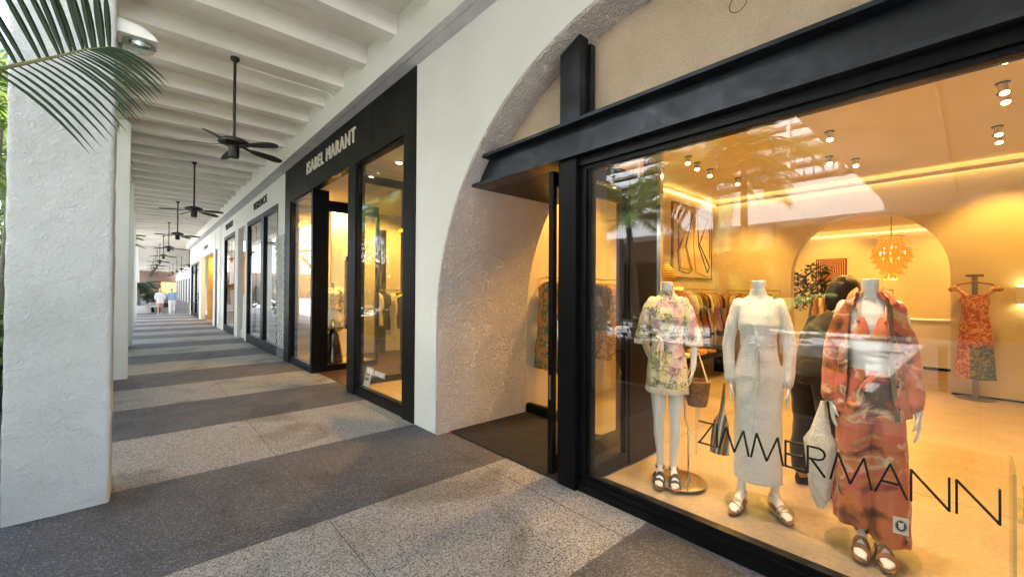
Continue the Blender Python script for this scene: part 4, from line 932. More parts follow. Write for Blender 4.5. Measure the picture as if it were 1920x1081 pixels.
mb = MB(); mb.ell([(1.125, 0, -.004, .141, .108), (1.135, 0, -.004, .143, .110), (1.145, 0, -.004, .141, .108)], 40)
mb.tube([(.0, -.115, 1.135), (-.03, -.13, 1.155), (-.07, -.128, 1.14), (-.04, -.125, 1.115), (0, -.118, 1.13)], .005, 8); mb.tube([(.0, -.115, 1.135), (.03, -.13, 1.155), (.07, -.128, 1.14), (.04, -.125, 1.115), (0, -.118, 1.13)], .005, 8)
mb.tube([(0, -.118, 1.13), (-.012, -.128, 1.0), (-.02, -.138, .88), (-.018, -.14, .78)], .005, 8); mb.tube([(.005, -.118, 1.13), (.02, -.128, 1.0), (.018, -.138, .90), (.024, -.14, .80)], .005, 8); mb.sphere((0, -.12, 1.133), .012, 10, 8)
obj('rope_tie', mb, 'knit', m2, world=False, smooth=True)
sandals(m2, [(-.125, -.01, -.35), (.125, .02, .55)], [(-.15, -.12, .036, .048, .006), (-.11, -.09, .055, .046, .006), (-.09, -.145, .052, .046, .005)], 'tan', 'gold_strap', .0045)
disc(m2, 0, -.0, .21)
# ---------------------------------------------------------------- mannequin 3: tie-dye set
m3 = thing('mannequin', 'headless white mannequin in an open tie-dye jacket, bra top and wide tie-dye trousers', 'mannequin', (3.20, .43, .02), radians(-78), 'mannequins in the arch window'); m3['slim'] = .76
mb = MB(); torso(mb); legs(mb, [(-.08, -.07, -.01, -.052, .0, -.12, 0), (.08, .07, -.01, .058, -.03, .12, 0)])
arms(mb, [(-1, [(-.21, .015, 1.25), (-.242, .03, 1.12), (-.245, .0, .98), (-.235, -.03, .84)], (.05, -.15, -1), (1, .2, 0), .3), (1, [(.21, .015, 1.25), (.25, .03, 1.12), (.262, .0, .98), (.262, -.03, .82)], (.0, -.15, -1), (-1, .2, 0), .35)])
obj('body', mb, 'mannequin', m3, world=False, remesh=.0055, relax=2)
mb = MB()   # bra top: two crossed cups
for s in (-1, 1):
    R = []
    for i in range(8):
        t = i / 7; x = s * (.008 + .135 * t); h = .014 + .112 * sin(min(1, t * 1.25 + .05) * pi) ** .8 * (1 - .15 * t); zc = 1.245 + .012 * t
        yb = -.125 + .03 * t * t + (-.022 * sin(t * pi)); ring = []
        for k in range(8):
            u = k / 7; z = zc - .012 + h * u; y = yb + .045 * u * u + .045 * max(0, t - .6) * 2; ring.append((x, y, z))
        R.append(ring + [(p[0], p[1] + .012, p[2]) for p in ring[::-1]])
    mb.loft(R)
    mb.tube([(s * .075, -.115, 1.33), (s * .085, -.075, 1.40), (s * .088, -.01, 1.455)], .007, 8)
mb.ell([(1.222, 0, -.003, .144, .112), (1.236, 0, -.003, .146, .114), (1.250, 0, -.003, .148, .114)], 40)
obj('bra_top', mb, 'tiedye', m3, world=False, smooth=True)
mb = MB(); mb.ell([(.995, 0, .0, .158, .116), (1.015, 0, 0, .156, .114), (1.03, 0, 0, .153, .111), (1.05, 0, -.002, .150, .109)], 48, fold=12)
mb.tube([(.02, -.118, 1.02), (-.03, -.13, .98), (-.07, -.128, .93)], [.02, .024, .016], 8)
obj('waistband', mb, 'tiedye2', m3, world=False, smooth=True)
mb = MB()
mb.ell([(.78, 0, .0, .20, .15, .03), (.90, 0, .005, .190, .14, .025), (.97, 0, 0, .168, .122, .03), (1.02, 0, 0, .152, .110, .02)], 48, fold=10)
for s, zb, ox in ((-1, .15, -.105), (1, .085, .11)):
    mb.ell([(zb, ox, -.0, .125, .135, .05), (zb + .06, ox, 0, .124, .136, .05), (.45, s * .10, 0, .122, .138, .04), (.65, s * .098, 0, .112, .142, .03), (.85, s * .092, 0, .10, .14, .02)], 44, fold=7, ph=s)
tr = obj('trousers', mb, 'tiedye', m3, world=False, remesh=.007, relax=2, disp=(9, .010))
# sun patch low on the trouser leg
mb = MB(); px, pz_, py = .15, .235, -.152; mb.box(px - .042, px + .042, py, py + .004, pz_ - .045, pz_ + .045); pa = obj('patch', mb, 'paper', m3, world=False)
mb = MB()
star = []
for k in range(36): r_ = .036 if k % 2 else .024; star.append((px + r_ * cos(2 * pi * k / 36), py - .0005, pz_ + r_ * sin(2 * pi * k / 36)))
mb.poly(star, (0, -.002, 0)); obj('patch_sunburst', mb, 'navy', pa, world=False)
mb = MB(); mb.sphere((px, py - .003, pz_), (.015, .002, .018), 12, 8); mb.sphere((px - .01, py - .003, pz_ + .014), (.006, .002, .006), 8, 6); mb.sphere((px + .01, py - .003, pz_ + .014), (.006, .002, .006), 8, 6); obj('patch_face', mb, 'whitecloth', pa, world=False)
# jacket: open shell with sleeves
mb = MB(); J = []
for z, rx, ry, a0, a1, am in ((.79, .236, .180, .78, .56, .03), (.90, .222, .170, .80, .54, .028), (1.0, .206, .156, .84, .52, .024), (1.10, .194, .146, .90, .52, .02), (1.20, .188, .142, .92, .54, .016), (1.28, .186, .140, .92, .58, .012), (1.34, .182, .127, .88, .60, .008), (1.40, .178, .106, .78, .58, .004), (1.44, .14, .085, .72, .60, 0), (1.47, .088, .075, .66, .60, 0), (1.50, .078, .072, .62, .58, 0)):
    J.append((z, 0, .008, rx, ry, am, a1, a0))
mb.shell(J, 0, .018, 60, fold=8, ph=.4)
for s in (-1, 1):
    mb.limb([(s * .15, .012, 1.395), (s * .203, .018, 1.25), (s * .236, .028, 1.12), (s * .244, .01, .99), (s * .244, -.01, .875)], [.056, .054, .053, .056, .060], 20, 4)
obj('jacket', mb, 'tiedye2', m3, world=False, remesh=.0075, relax=2, disp=(11, .011))
mb = MB()   # khaki front band and camp collar
P = []
for z, rx, ry, a0, a1, am in ((.79, .240, .186, 0, .56, 0), (.95, .218, .168, 0, .53, 0), (1.10, .200, .152, 0, .52, 0), (1.22, .194, .148, 0, .55, 0), (1.32, .189, .137, 0, .59, 0), (1.41, .182, .110, 0, .58, 0), (1.455, .12, .088, 0, .60, 0)):
    r = []
    for t in (a1 - .03, a1 + .05, a1 + .13): r.append((rx * sin(t), .008 - ry * 1.03 * cos(t), z))
    P.append(r + [(p[0], p[1] + .01, p[2]) for p in r[::-1]])
mb.loft(P); kb = printmat('khaki_cotton', [(.16, .12, .06), (.20, .15, .08)]); obj('button_band', mb, kb, m3, world=False, smooth=True)
mb = MB()
for z in (.86, .98, 1.10, 1.22): mb.sphere((.128 + (1.15 - z) * .05, -.132 - (1.15 - z) * .09, z), (.008, .004, .008), 8, 6)
obj('buttons', mb, 'blackcloth', m3, world=False)
mb = MB()
for s in (-1, 1):
    mb.loft([[(s * .058, -.045, 1.515), (s * .070, .03, 1.53), (s * .09, .05, 1.51), (s * .080, -.02, 1.50)], [(s * .085, -.078, 1.485), (s * .115, .0, 1.50), (s * .135, .03, 1.475), (s * .115, -.05, 1.462)], [(s * .10, -.115, 1.42), (s * .150, -.085, 1.435), (s * .165, -.055, 1.42), (s * .115, -.105, 1.405)]])
obj('collar', mb, 'tiedye2', m3, world=False, remesh=.006, relax=3)
sandals(m3, [(-.052, 0, -.12), (.058, -.03, .12)], [(-.15, -.12, .042, .048, .013), (-.06, -.12, .070, .044, .009), (-.12, -.05, .068, .044, .009)], 'tan', 'tan', .010)
disc(m3, .0, -.02, .215)
# ---------------------------------------------------------------- bags by the mannequins
t = thing('basket_bag', 'brown woven straw bucket bag hanging behind the printed dress mannequin', 'bag', (3.36, 1.50, .58))
mb = MB(); mb.ell([(.60, 3.36, 1.52, .07, .07), (.66, 3.36, 1.52, .085, .085), (.80, 3.36, 1.52, .10, .10), (.805, 3.36, 1.52, .09, .09), (.68, 3.36, 1.52, .075, .075)], 28, cap=(True, True)); obj('basket', mb, 'straw', t, smooth=True)
mb = MB(); mb.tube([(3.36, 1.44, .80), (3.37, 1.49, .95), (3.37, 1.515, 1.02), (3.36, 1.55, .95), (3.36, 1.61, .80)], .007, 8); mb.tube([(3.30, 1.50, .60), (3.30, 1.50, .40), (3.302, 1.502, .22)], .005, 8); mb.tube([(3.31, 1.48, .60), (3.31, 1.48, .42), (3.312, 1.482, .26)], .004, 8); obj('strap', mb, 'g_h', t, smooth=True)
t = thing('crochet_bag', 'long white crochet shawl bag hanging from the tie-dye mannequin hand', 'bag', (3.14, .66, .2))
mb = MB(); mb.ell([(.20, 3.12, .655, .02, .02), (.28, 3.12, .655, .035, .05, .08), (.42, 3.12, .655, .042, .062, .1), (.55, 3.12, .655, .045, .075, .1), (.60, 3.12, .655, .04, .08, .1), (.66, 3.13, .655, .03, .05, .1), (.76, 3.15, .65, .02, .03, .1), (.84, 3.16, .645, .012, .015)], 24, fold=6); obj('bag_body', mb, 'crochet', t, smooth=True)
mb = MB(); mb.ell([(.28, 3.32, 1.33, .03, .065, .1), (.42, 3.32, 1.325, .032, .06, .12), (.52, 3.32, 1.32, .03, .05, .1), (.60, 3.32, 1.31, .018, .02), (.82, 3.31, 1.29, .006, .006)], 24, fold=7)
tag(obj('striped_scarf', mb, 'scarf', smooth=True), 'striped brown and teal scarf hanging beside the knit dress', 'scarf')
# ================================================================ PERSON in black inside
def head(mb, c, f, sc=1.0, tilt=0):
    # skull, jaw, nose, brow, ears; f = facing unit vector
    c = Vector(c); f = Vector(f).normalized(); up = Vector((0, 0, 1)); up = (up - f * up.dot(f)).normalized(); s = f.cross(up)
    def P(a, b, d): return c + s * a * sc + f * b * sc + up * d * sc
    R = []
    for d, w_, l_, o in ((-.115, .025, .03, .045), (-.10, .045, .05, .035), (-.07, .056, .072, .015), (-.03, .066, .085, .0), (.01, .073, .092, -.004), (.05, .075, .095, -.006), (.085, .064, .080, -.008), (.11, .038, .048, -.01), (.118, .012, .015, -.01)):
        R.append([P(w_ * cos(2 * pi * k / 18), o + l_ * sin(2 * pi * k / 18), d) for k in range(18)])
    mb.loft(R)
    mb.limb([P(0, .085, .012), P(0, .102, -.02), P(0, .106, -.034)], [.008 * sc, .011 * sc, .013 * sc], 8, 2)
    for q in (-1, 1):
        mb.limb([P(q * .012, .09, .028), P(q * .04, .082, .03)], [.008 * sc, .008 * sc], 8, 2); mb.sphere(P(q * .074, -.005, -.005), (.012 * sc, .018 * sc, .028 * sc), 8, 6)
    mb.limb([P(-.022, .080, -.058), P(0, .088, -.060), P(.022, .080, -.058)], [.007 * sc] * 3, 8, 2)
    return P
def face_bits(par, P, sc, hair_mb=None, eyes=True):
    mb = MB()
    for q in (-1, 1): mb.sphere(P(q * .028, .080, .008), .009 * sc, 8, 6)
    return obj('eyes', mb, 'blackcloth', par, world=False)
pb = thing('person', 'person with dark hair in black shirt and black trousers bending forward inside the boutique', 'person', (3.90, .82, .02), radians(62))
mb = MB(); legsP = [(-.09, .0), (.10, .02)]
mb.ell([(.80, 0, .03, .13, .11), (.88, 0, .03, .165, .125), (.96, 0, .01, .165, .12), (1.04, 0, -.03, .155, .115), (1.12, 0, -.075, .165, .12), (1.20, 0, -.125, .18, .125), (1.27, 0, -.165, .17, .11), (1.32, 0, -.195, .11, .09), (1.35, 0, -.215, .06, .06), (1.40, 0, -.235, .055, .055)], 36)
for s in (-1, 1):
    mb.limb([(s * .09, .03, .86), (s * .10, .02, .70), (s * .11, .0, .46), (s * .115, .02, .26), (s * .12, .03, .06)], [.10, .088, .062, .058, .04], 16, 4); foot(mb, s * .12, .02, s * .1, 0)
    mb.limb([(s * .17, -.155, 1.25), (s * .22, -.14, 1.08), (s * .23, -.20, .98), (s * .17, -.36, .98)], [.055, .046, .040, .027], 14, 4); hand(mb, (s * .17, -.36, .98), (-s * .3, -1, .0), s, (0, 0, -1), 1.0, .4)
P = head(mb, (0, -.275, 1.50), (0, -.95, -.3))
bd = obj('body', mb, 'skin', pb, world=False, remesh=.007, relax=1); face_bits(pb, P, 1)
mb = MB()
mb.ell([(.86, 0, .03, .19, .145), (.96, 0, .01, .185, .14), (1.04, 0, -.03, .175, .135), (1.12, 0, -.075, .185, .14), (1.20, 0, -.125, .197, .142), (1.27, 0, -.165, .185, .125), (1.32, 0, -.195, .125, .10), (1.345, 0, -.21, .075, .075)], 40)
for s in (-1, 1): mb.limb([(s * .16, -.155, 1.25), (s * .22, -.14, 1.08), (s * .235, -.20, .985), (s * .19, -.32, .98)], [.068, .062, .054, .042], 16, 4)
obj('shirt', mb, 'blackcloth', pb, world=False, remesh=.009, relax=2, disp=(10, .012))
mb = MB(); mb.ell([(.80, 0, .03, .17, .135), (.90, 0, .03, .182, .14), (.98, 0, .01, .175, .132)], 40)
for s in (-1, 1): mb.limb([(s * .092, .03, .86), (s * .10, .02, .70), (s * .11, .0, .46), (s * .118, .02, .26), (s * .122, .025, .13)], [.112, .105, .09, .085, .08], 18, 4)
obj('trousers', mb, 'blackcloth', pb, world=False, remesh=.009, relax=2, disp=(9, .014))
for s in (-1, 1):
    mb = MB(); mb.ell([(.0, s * .125, -.05, .052, .135), (.03, s * .125, -.05, .054, .138), (.06, s * .125, -.04, .048, .12), (.10, s * .122, .0, .045, .065)], 24); obj('shoe', mb, 'blackcloth', pb, world=False, smooth=True)
mb = MB(); mb.sphere((0, -.245, 1.525), (.088, .105, .108), 20, 14); mb.limb([(0, -.17, 1.52), (0, -.13, 1.46), (.01, -.12, 1.38)], [.07, .055, .03], 14, 3); obj('hair', mb, 'hair_dark', pb, world=False, smooth=True, disp=(40, .01))
# ================================================================ TWO WALKERS far down the walkway
def walker(label, loc, top, low, hair, female, h=1.0):
    t = thing('person', label, 'person', loc, pi, None); t.scale = (h, h, h)
    mb = MB()
    mb.ell([(.80, 0, 0, .12, .10), (.92, 0, 0, .175, .125), (1.02, 0, 0, .155, .115), (1.12, 0, 0, .15, .115), (1.28, 0, 0, .18, .12), (1.38, 0, .01, .19, .10), (1.44, 0, .01, .11, .07), (1.47, 0, 0, .06, .06), (1.54, 0, -.01, .055, .055)], 28)
    for s, fw in ((-1, .16), (1, -.12)):
        mb.limb([(s * .09, 0, .88), (s * .095, -fw * .6, .50), (s * .09, -fw * .6 + .05, .28), (s * .09, -fw + .03, .08)], [.095, .06, .055, .036], 12, 3); foot(mb, s * .09, -fw, 0)
        mb.limb([(s * .19, .01, 1.38), (s * .235, .02 + fw * .3, 1.12), (s * .24, fw * .8 - .05, .90)], [.05, .04, .026], 12, 3); hand(mb, (s * .24, fw * .8 - .05, .90), (0, -.1, -1), s, (-s, 0, 0), 1, .4)
    P = head(mb, (0, -.02, 1.63), (0, -1, 0)); obj('body', mb, 'skin', t, world=False, remesh=.011, relax=1); face_bits(t, P, 1)
    mb = MB(); zb = .74 if female else .90
    mb.ell([(zb, 0, 0, .215 if female else .185, .16, .03), (.95, 0, 0, .20 if female else .185, .145), (1.12, 0, 0, .175, .135), (1.28, 0, 0, .20, .14), (1.38, 0, .01, .205, .12), (1.44, 0, .01, .13, .09), (1.47, 0, 0, .075, .075)], 32, fold=7)
    for s, fw in ((-1, .16), (1, -.12)): mb.limb([(s * .18, .01, 1.38), (s * .225, .02 + fw * .2, 1.22), (s * .235, .02 + fw * .3, 1.13 if not female else 1.05)], [.07, .068, .065], 12, 3)
    obj('shirt', mb, top, t, world=False, remesh=.012, relax=1)
    mb = MB(); mb.ell([(.78, 0, 0, .16, .13), (.88, 0, 0, .19, .14), (.98, 0, 0, .175, .13)], 28)
    for s, fw in ((-1, .16), (1, -.12)):
        if female: mb.limb([(s * .095, 0, .88), (s * .10, -fw * .5, .56)], [.115, .10], 14, 3)
        else: mb.limb([(s * .092, 0, .88), (s * .095, -fw * .6, .50), (s * .09, -fw * .6 + .05, .28), (s * .09, -fw + .02, .11)], [.115, .085, .08, .07], 14, 3)
    obj('trousers' if not female else 'shorts', mb, low, t, world=False, remesh=.012, relax=1)
    mb = MB(); mb.sphere((0, .0, 1.655), (.086, .10, .10), 16, 12)
    if female: mb.sphere((0, .05, 1.60), (.082, .06, .09), 14, 10)
    obj('hair', mb, hair, t, world=False, smooth=True, disp=(30, .012))
    for s, fw in ((-1, .16), (1, -.12)):
        mb = MB(); mb.ell([(.0, s * .09, -fw - .055, .05, .135), (.03, s * .09, -fw - .055, .052, .138), (.065, s * .09, -fw - .03, .042, .10)], 18); obj('shoe', mb, 'whitecloth', t, world=False, smooth=True)
    return t
walker('woman walking away in a loose pale top and pink shorts', (.93, 34.3, 0), 'whitecloth', 'pinkcloth', 'hair_blond', True, .93)
walker('man walking away in a light blue shirt and white trousers', (1.50, 34.3, 0), 'bluecloth', 'whitecloth', 'hair_grey', False, .96)
mb = MB(); mb.ell([(.42, 1.24, 34.35, .16, .09), (.62, 1.24, 34.35, .17, .10), (.72, 1.24, 34.35, .12, .07)], 20); mb.tube([(1.14, 34.35, .70), (1.22, 34.35, .86), (1.26, 34.35, .86), (1.34, 34.35, .70)], .012, 8)
tag(obj('shoulder_bag', mb, 'blackcloth', smooth=True), 'black bag carried by the man in the light blue shirt', 'bag')
# ================================================================ GARMENTS ON RAILS
def garment(mt, ln, wd, label, group, slv=.25, seed=0):
    # hanging along local Y axis; hook at z=0
    t = thing('hanging_garment', label, 'garment', (0, 0, 0), 0, group)
    mb = MB(); rnd = random.Random(seed)
    mb.tube([(.0, 0, .0), (.008, 0, .01), (.012, 0, -.005), (0, 0, -.03), (0, 0, -.055)], .003, 6); mb.tube([(0, -wd * .9, -.10), (0, -.10, -.068), (0, 0, -.055), (0, .10, -.068), (0, wd * .9, -.10)], .007, 8)
    obj('hanger', mb, 'g_f', t, smooth=True)
    mb = MB(); R = []
    for z, ry, rx, am in ((-.055, .05, .02, 0), (-.085, wd * .7, .026, .02), (-.12, wd, .032, .05), (-.30, wd * .86, .038, .12), (-.55, wd * .9, .045, .18), (-ln * .8, wd * 1.05, .05, .24), (-ln, wd * 1.12, .055, .28)): R.append((z, 0, 0, rx, ry, am))
    mb.ell(R, 40, fold=6, ph=rnd.uniform(0, 6))
    if slv:
        for s in (-1, 1): mb.limb([(0, s * wd * .88, -.13), (.01, s * (wd * 1.08), -.13 - slv * .5), (.012, s * (wd * 1.1), -.13 - slv)], [.035, .034, .03], 12, 3)
    obj('cloth', mb, mt, t, smooth=True, disp=(14, .012)); return t
G = 'clothes hanging on the boutique rails'
protos = [('g_a', 1.12, .20, .3), ('g_b', .95, .19, .2), ('g_c', 1.05, .20, .4), ('g_d', .70, .20, .25), ('g_e', 1.15, .20, 0), ('g_h', .80, .19, .3), ('g_f', .75, .19, .2), ('g_g', .80, .19, .2), ('g_k', .9, .19, .2)]
pn = ['brown paisley', 'orange floral', 'cream lace', 'navy and cream striped', 'rust and green printed', 'plain cream', 'mustard', 'rust red', 'black']
PR = {}
def hang(i, x, y, z, rz, where, group=G):
    lb = pn[i] + ' garment ' + where
    if i not in PR:
        g_ = garment(protos[i][0], protos[i][1], protos[i][2], lb, group, protos[i][3], i); PR[i] = g_; g_.location = (x, y, z); g_.rotation_euler = (0, 0, rz); g_['group'] = group
    else: dup(PR[i], (x, y, z), rz, lb, group)
def rail(label, a, b, z, posts=()):
    t = thing('clothes_rail', label, 'clothes rail', ((a[0] + b[0]) / 2, (a[1] + b[1]) / 2, z))
    mb = MB(); mb.tube([(*a, z), (*b, z)], .011, 10); obj('bar', mb, 'brass', t, smooth=True)
    for p, q in posts: mb = MB(); mb.tube([p, q], .009, 8); obj('bracket', mb, 'brass', t, smooth=True)
    return t
rail('brass clothes rail on the left wall near the entrance', (3.72, 3.56), (6.55, 3.56), 1.69, [((3.9, 3.56, 1.69), (3.9, 3.82, 1.69)), ((5.2, 3.56, 1.69), (5.2, 3.82, 1.69)), ((6.4, 3.56, 1.69), (6.4, 3.82, 1.69))])
seq = [(3.80, 4), (3.88, 0), (4.62, 3), (4.72, 3), (4.84, 0), (4.94, 1), (5.04, 0), (5.16, 5), (5.28, 2), (5.40, 2), (5.52, 5), (5.64, 2), (5.78, 1), (5.90, 4), (6.02, 1), (6.16, 4)]
wh = ['at the entrance end of the left rail', 'second on the left rail by the entrance', 'first of the cluster seen through the side glass', 'behind the first striped piece on the left rail', 'third in the cluster seen through the side glass', 'fourth in the cluster seen through the side glass', 'fifth in the cluster seen through the side glass', 'sixth in the cluster on the left rail', 'front one of the lace pair on the left rail', 'rear one of the lace pair on the left rail', 'between lace pieces on the left rail', 'last lace piece on the left rail', 'beyond the lace pieces on the left rail', 'first of the rust prints at the rail end', 'between the rust prints at the rail end', 'last on the left wall rail']
for (x, i), w_ in zip(seq, wh): hang(i, x, 3.56, 1.69, random.uniform(-.12, .12), w_)
rail('clothes rail under the large line artwork', (6.9, 3.55), (8.75, 3.55), 1.58, [((6.9, 3.55, 1.58), (6.9, 3.82, 1.58)), ((8.75, 3.55, 1.58), (8.75, 3.55, .01))])
for k in range(14): hang((6, 7, 6, 5, 6, 8, 7, 8, 5, 6, 6, 7, 8, 6)[k], 7.0 + .125 * k, 3.55, 1.58, random.uniform(-.1, .1), '%s from the left on the rail under the line artwork' % ('first second third fourth fifth sixth seventh eighth ninth tenth eleventh twelfth thirteenth fourteenth'.split()[k]))
rail('clothes rail on the back wall left of the arched opening', (8.95, 3.45), (8.95, 2.5), 1.56, [((8.95, 2.5, 1.56), (8.95, 2.5, .01)), ((8.95, 3.45, 1.56), (8.95, 3.45, .01))])
for k in range(9): hang((6, 5, 7, 6, 6, 5, 7, 6, 5)[k], 8.95, 3.38 - .1 * k, 1.56, pi / 2 + random.uniform(-.1, .1), '%s from the room corner on the back wall rail' % ('first second third fourth fifth sixth seventh eighth ninth'.split()[k]))
# low shelf with folded things behind the first two mannequins
t = thing('display_bench', 'low dark display bench with folded clothes under the wall rail', 'bench', (7.2, 3.3, 0))
mb = MB(); mb.box(6.5, 8.4, 3.1, 3.45, .38, .44); mb.box(6.55, 6.6, 3.12, 3.43, .005, .379); mb.box(8.3, 8.35, 3.12, 3.43, .005, .379); obj('frame', mb, 'blk', t)
for k, (x, c_) in enumerate(((6.75, 'g_c'), (7.2, 'g_b'), (7.6, 'g_f'), (8.0, 'g_k'))):
    tag(obj('folded_clothes', B(x - .14, x + .14, 3.14, 3.40, .441, .441 + .06 + .03 * (k % 2), bev=.02), c_, smooth=True), ['cream', 'orange printed', 'mustard', 'black'][k] + ' folded clothes on the low dark bench', 'clothes', 'folded clothes on the bench')
tag(obj('sandals_pair', MB().ell([(.01, 5.9, 3.35, .05, .13), (.05, 5.9, 3.35, .045, .11), (.07, 5.92, 3.33, .03, .05)], 16), 'tan', smooth=True), 'tan sandals on the floor below the left rail', 'sandals')
# wall art
t = thing('line_artwork', 'large framed relief of dark and yellow lines forming long hexagons on the left wall', 'artwork', (8.2, 3.80, 2.5))
mb = MB(); mb.box(7.38, 9.02, 3.79, 3.815, 1.82, 3.18); obj('panel', mb, 'art_board', t)
mb = MB(); mb.box(7.35, 9.05, 3.775, 3.818, 1.79, 1.819); mb.box(7.35, 9.05, 3.775, 3.818, 3.181, 3.21); mb.box(7.35, 7.379, 3.775, 3.818, 1.82, 3.18); mb.box(9.021, 9.05, 3.775, 3.818, 1.82, 3.18); obj('frame', mb, 'bronze', t)
def pl(mb, pts, w_):
    for a, b in zip(pts, pts[1:]): mb.bar((7.38 + a[0] * 1.64, 3.782, 1.82 + a[1] * 1.36), (7.38 + b[0] * 1.64, 3.782, 1.82 + b[1] * 1.36), w_, .012)
mb = MB(); pl(mb, [(.12, .92), (.12, .42)], .022); pl(mb, [(.12, .92), (.34, .92), (.40, .80), (.10, .36), (.14, .08), (.36, .05), (.46, .10), (.30, .45), (.48, .93), (.30, .46)], .014); pl(mb, [(.60, .94), (.90, .90), (.66, .50), (.94, .18), (.88, .08), (.64, .46), (.60, .94)], .018); pl(mb, [(.95, .30), (.95, .80)], .012)
obj('dark_lines', mb, 'art_dark', t)
mb = MB(); pl(mb, [(.16, .90), (.30, .90), (.36, .80), (.14, .38), (.18, .12), (.42, .12), (.28, .45)], .02); pl(mb, [(.52, .90), (.50, .50), (.56, .08), (.90, .02)], .022); obj('yellow_lines', mb, 'art_yellow', t)
t = thing('striped_vase', 'round striped yellow and brown vase on a small wall shelf', 'vase', (6.45, 3.45, 1.6)); mb = MB(); mb.lathe(6.45, 3.45, [(1.60, .04), (1.62, .09), (1.72, .15), (1.80, .16), (1.90, .13), (1.97, .07), (2.0, .05)], 32); obj('vessel', mb, 'striped_vase', t, smooth=True)
tag(obj('wall_shelf', B(6.2, 6.75, 3.28, 3.819, 1.56, 1.6, bev=.004), 'brass'), 'small brass shelf holding the striped vase', 'shelf')
# bronze pilaster at the bay edge
t = thing('bronze_pilaster', 'slim polished bronze column beside the display bay standing on a black block', 'column', (4.17, 2.39, 0))
obj('shaft', B(4.10, 4.24, 2.33, 2.45, .17, 3.46, bev=.006), 'bronze', t); obj('glass_fin', B(4.14, 4.20, 2.27, 2.328, .17, 3.46), 'chrome', t); obj('foot_block', B(4.10, 4.24, 2.30, 2.45, .006, .169), 'blk', t)
# dress on stand, sconce
t = thing('dress_stand', 'round based metal stand with wooden hanger against the right part of the back wall', 'stand', (9.02, .05, 0)); mb = MB(); mb.lathe(9.02, .05, [(.006, .21), (.014, .21), (.018, .19)], 36); mb.box(9.0, 9.04, .02, .08, .018, 1.78); mb.box(8.99, 9.05, -.04, .14, 1.765, 1.80); obj('post', mb, 'fr_grey', t)
mb = MB(); mb.tube([(8.98, -.22, 1.58), (8.98, -.1, 1.66), (8.98, .05, 1.69), (8.98, .2, 1.66), (8.98, .32, 1.58)], .012, 8); mb.tube([(8.98, .05, 1.69), (8.98, .05, 1.78)], .004, 6); obj('hanger', mb, 'wood', t, smooth=True)
t = thing('display_dress', 'long orange, pink and green patchwork dress on a stand beside the back wall', 'dress', (8.97, .05, 0))
mb = MB(); mb.ell([(.30, 0, 0, .09, .185, .1), (.5, 0, 0, .09, .18, .1), (.8, 0, 0, .085, .165, .09), (1.1, 0, 0, .075, .145, .07), (1.24, 0, 0, .07, .12, .02), (1.32, 0, 0, .08, .135, .03), (1.42, 0, 0, .07, .15, .03), (1.50, 0, 0, .04, .13, .02)], 48, fold=9); obj('skirt', mb, 'patch_dress', t, world=False, smooth=True, disp=(12, .012))
mb = MB()
for s in (-1, 1): mb.limb([(0, s * .06, 1.46), (0, s * .14, 1.55), (0, s * .20, 1.60), (0, s * .24, 1.57)], [.035, .03, .045, .02], 12, 3)
obj('shoulder_frill', mb, 'g_b', t, world=False, smooth=True, disp=(40, .02))
t = thing('wall_sconce', 'square plaster wall light glowing above and below at the right edge', 'wall lamp', (9.1, -.45, 1.5)); obj('shade', B(9.06, 9.18, -.62, -.33, 1.38, 1.62, bev=.004), 'room_w', t)
obj('glow_strip', MB().box(9.10, 9.17, -.60, -.35, 1.623, 1.63).box(9.10, 9.17, -.60, -.35, 1.37, 1.377), 'emit_soft', t)
# clear glass display stand with amber box at the right edge
t = thing('glass_stand', 'clear glass edged display stand at the right edge of the window', 'display stand', (2.8, -.2, 0)); obj('glass_upright', B(2.745, 3.05, -.10, -.088, .005, .75), 'acrylic', t); obj('glass_shelf', B(2.75, 3.05, -.60, -.102, .55, .565), 'acrylic', t); obj('glass_foot', B(2.75, 3.05, -.60, -.588, .005, .548), 'acrylic', t)
mb = MB(); mb.box(2.84, 3.02, -.36, -.125, .567, .66, bev=.02); tag(obj('amber_clutch', mb, 'amber', smooth=True, disp=(30, .01)), 'amber clutch bag on the glass stand', 'bag')
# tree in the second room
def leafy(mb, c, r, n, ls, rnd, up=.2):
    for _ in range(n):
        d = Vector((rnd.gauss(0, 1), rnd.gauss(0, 1), rnd.gauss(0, 1))).normalized() * (rnd.random() ** .4)
        p = Vector(c) + Vector((d.x * r[0], d.y * r[1], d.z * r[2])); a = Vector((rnd.gauss(0, 1), rnd.gauss(0, 1), rnd.gauss(up, .8))).normalized(); b = a.cross(Vector((rnd.random(), rnd.random(), rnd.random()))).normalized(); l_ = ls * rnd.uniform(.6, 1.3)
        mb.quad(p - b * l_ * .16, p + a * l_ * .5 - b * l_ * .22, p + a * l_, p + a * l_ * .5 + b * l_ * .22)
t = thing('indoor_tree', 'dark leaved potted tree in the room beyond the arched opening', 'tree', (10.6, 2.38, 0)); mb = MB(); mb.tube([(10.6, 2.38, .3), (10.58, 2.42, .9), (10.62, 2.35, 1.5)], [.03, .025, .02], 8); obj('trunk', mb, 'ptrunk', t, smooth=True)
rnd = random.Random(5); mb = MB()
for c_ in ((10.6, 2.4, 1.6), (10.5, 2.65, 1.75), (10.65, 2.15, 1.65), (10.6, 2.3, 1.95), (10.55, 2.55, 1.35)): leafy(mb, c_, (.26, .26, .22), 150, .09, rnd)
obj('crown', mb, 'leaf_dark', t)
mb = MB(); mb.lathe(10.6, 2.38, [(.005, .16), (.34, .20), (.35, .18), (.30, .17)], 28); obj('pot', mb, 'planter_b', t, smooth=True)
t = thing('square_painting', 'small painting of nested squares in rust and cream on the far back wall', 'painting', (13.97, 2.6, 2.1))
